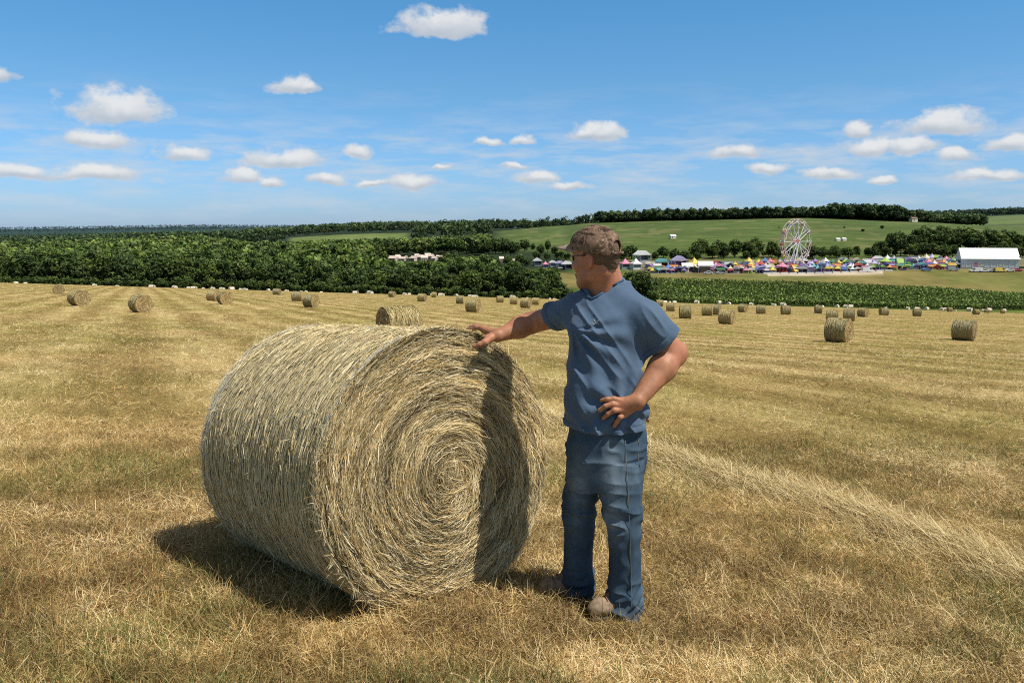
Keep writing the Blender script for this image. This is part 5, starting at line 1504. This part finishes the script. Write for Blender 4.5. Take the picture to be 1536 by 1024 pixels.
def build_fair():
    build_wheel(); build_hall(); build_cars(); build_people()
    big = [('gable', 'violet', 'purple', 1018, 428, "long white and violet marquee at the left of the fair", 2.0, .1), ('gable', 'white', 'brown', 1057, 408, "white gable tent with a dark red-brown front, left of the ferris wheel", 1.7, 1.45),
           ('peak', 'yellow', 'grey', 1040, 420, "big pale yellow swooping canopy behind the white gable tent", 1.7, .4), ('gable', 'teal', 'dark', 992, 432, "dark teal roofed stall at the left end of the fair", 1.5, .3), ('gable', 'white', 'dark', 1030, 414, "grey-white awning stall with a lime banner, left of the white gable tent", 1.3, 1.5),
           ('slide', 'yellow', 'orange', 1192, 410, "yellow inflatable slide at the foot of the ferris wheel", .75, .2), ('round', 'pink', 'red', 1172, 412, "pink-topped carousel at the left foot of the ferris wheel", 1.15, 0), ('round', 'lime', 'purple', 1326, 425, "lime-topped carousel among the stalls right of the ferris wheel", 1.1, 0),
           ('peak', 'white', 'white', 953, 425, "white stall just right of the man's cap", 1.5, .3), ('peak', 'pink', 'grey', 937, 428, "pink pointed stall touching the back of the man's cap", 1.4, .2), ('gable', 'white', 'grey', 962, 470, "pale roofed shed up behind the stalls right of the cap", 2.0, .4),
           ('slide', 'lime', 'green', 1349, 418, "lime and orange inflatable slide near the right end of the stalls", .9, -.2), ('round', 'red', 'yellow', 1140, 428, "red-topped carousel left of the ferris wheel", 1.0, 0)]
    for k, c, b, px, d, lab, s, rz in big: stall(k, c, b, px, d, lab, None, rz, s * .78)
    # the crowded rest of the midway
    wts = [('purple', 10), ('yellow', 9), ('lime', 8), ('blue', 7), ('red', 7), ('pink', 7), ('teal', 6), ('orange', 6), ('navy', 7), ('white', 16), ('violet', 9), ('grey', 7), ('cream', 6), ('green', 6)]
    cl = [c for c, w in wts for _ in range(w)]
    for d, s0 in ((405, .95), (413, 1.0), (423, 1.0), (434, 1.05), (447, 1.1)):
        px = 976.0
        while px < 1436:
            if d == 405 and (1030 < px < 1076 or 1160 < px < 1205): px += 8; continue
            if d == 447 and px < 1120: px += 9; continue
            c = random.choice(cl); body = random.choice(['dark', 'navy', 'purple', 'grey', 'white', 'red', 'blue', 'brown', 'lime'])
            kind = random.choices(['peak', 'gable', 'trailer'], [5, 5, 3])[0]
            zone = "left of the ferris wheel" if px < 1160 else ("around the foot of the ferris wheel" if px < 1225 else "between the ferris wheel and the white hall")
            nm = "food trailer" if kind == 'trailer' else ("peaked stall" if kind == 'peak' else "ridge-roofed stall")
            stall(kind, c, body, px + random.uniform(-3, 3), d + random.uniform(-2.5, 2.5), "small %s-topped %s crowded among the others %s" % (c, nm, zone), "%s %ss %s" % (c, nm, zone), None, s0 * random.uniform(.50, .86))
            px += random.uniform(6.2, 9.6)
    # marquees showing left of the man's cap
    for px, d, c, b, k, s, lab in ((806, 432, 'white', 'grey', 'gable', 1.4, "white marquee farthest left of the group left of the cap"), (818, 425, 'pink', 'purple', 'peak', 1.0, "pink peaked tent in the group left of the cap"), (829, 428, 'white', 'white', 'gable', 1.2, "white ridge tent in the middle of the group left of the cap"),
                                   (840, 424, 'violet', 'white', 'gable', 1.3, "violet ridge tent in the group left of the cap"), (851, 418, 'white', 'dark', 'gable', 1.5, "white-topped dark-sided marquee nearest the cap peak")):
        stall(k, c, b, px, d, lab, None, None, s * .68)
    # a camp of pale roofs glimpsed through the wood
    M_WALL = mat_noise("pinkish_plaster", (.44, .34, .28), (.60, .48, .40), 1.2, .85); M_ROOF = mat_noise("pale_pinkish_roof", (.60, .48, .40), (.78, .66, .56), 1.5, .8); M_WIN = paint('dark')  # roofs have a paler pinkish colour of their own than the walls
    for i, (px, d) in enumerate([(590, 470), (597, 488), (604, 474), (610, 500), (616, 482), (621, 470), (626, 505), (631, 488), (637, 474), (642, 508), (647, 490), (652, 476), (657, 498), (662, 480), (700, 462), (716, 455), (752, 460), (770, 452)]):
        x = at(px, d); o = empty("cottage", (x, d, gz(x, d)), (0, 0, random.uniform(-.8, .8)), "pale pinkish house glimpsed among the trees above the big bale" if px < 680 else "pale house half hidden by trees above the reaching arm", "house", "pale houses among the trees" if px < 680 else "pale houses above the arm")
        w, l, h = random.uniform(4, 6), random.uniform(4.5, 8.5), random.uniform(2.6, 3.6); s = random.uniform(.25, .52) if px < 680 else random.uniform(.3, .55); o.scale = (s, s, s)
        m = MB(); m.box((0, 0, h / 2), (l, w, h)); m.add([(-l / 2, -w / 2, h), (-l / 2, w / 2, h), (-l / 2, 0, h + w * .42), (l / 2, -w / 2, h), (l / 2, w / 2, h), (l / 2, 0, h + w * .42)], [(0, 2, 1), (3, 4, 5)]); m.build("wall", M_WALL, o)
        m = canopy_gable(w, l, h + .02, h + w * .5, .35); m.v = [(v[1], v[0], v[2] + .06) for v in m.v]; m.build("roof", M_ROOF, o)
        for k in (-1, 1): m = MB(); m.box((k * l * .25, -w / 2 - .02, h * .55), (1.0, .06, 1.2)); m.build("window", M_WIN, o)
        m = MB(); m.box((0, -w / 2 - .02, 1.05), (.95, .06, 2.1)); m.build("door", paint('brown'), o)
    # farm buildings on the hill
    for px, d, sc_, lab in ((1364, 985, 1.15, "cream house on the skyline between the two wooded ridges"), (1007, 690, .7, "small pale shed out on the green hillside above the marquee"), (1253, 640, .5, "small white-roofed shed on the slope just right of the ferris wheel"), (1262, 642, .5, "small pink-roofed shed on the slope, right of a white-roofed one")):
        x = at(px, d); o = empty("farm_building", (x, d, gz(x, d)), (0, 0, .35), lab, "house"); o.scale = (sc_,) * 3
        m = MB(); m.box((0, 0, 1.6), (7, 4.5, 3.2)); m.add([(-3.5, -2.25, 3.2), (-3.5, 2.25, 3.2), (-3.5, 0, 4.6), (3.5, -2.25, 3.2), (3.5, 2.25, 3.2), (3.5, 0, 4.6)], [(0, 2, 1), (3, 4, 5)]); m.build("wall", paint('cream'), o)
        m = canopy_gable(4.5, 7, 3.22, 4.75, .3); m.v = [(v[1], v[0], v[2] + .06) for v in m.v]; m.build("roof", paint('white' if px != 1364 else 'brown'), o)
        m = MB(); m.box((-1.2, -2.27, 1.6), (1.2, .06, 1.4)); m.build("window", paint('dark'), o)
    # low railing along the pale track
    for i, px in enumerate(range(1150, 1336, 13)):
        o = kids("barrier", "low pale crowd barrier panel along the front of the fair, right of the track start", "barrier", px, 394 + .2 * (i % 3), random.uniform(-.1, .1), "crowd barriers along the track")
        m = MB(); m.box((0, 0, .75), (3.4, .05, .7)); m.build("panel", paint('white'), o); m = MB(); m.tube((-1.75, 0, 0), (-1.75, 0, 1.25), .06, None, 5); m.build("post", paint('grey'), o)
    for px, d, h in ((1193, 396, 3.2), (1231, 396, 3.4), (1248, 397, 3.0), (1290, 397, 3.6), (1318, 398, 3.2)):
        o = kids("lamp_post", "thin grey post standing along the front of the stalls", "post", px, d, 0, "thin posts along the stalls"); m = MB(); m.tube((0, 0, 0), (0, 0, h), .08, .06, 6); m.tube((0, 0, h), (.5, 0, h + .15), .05, None, 5); m.box((.55, 0, h + .1), (.5, .2, .12)); m.build("pole", paint('grey'), o)
build_fair()
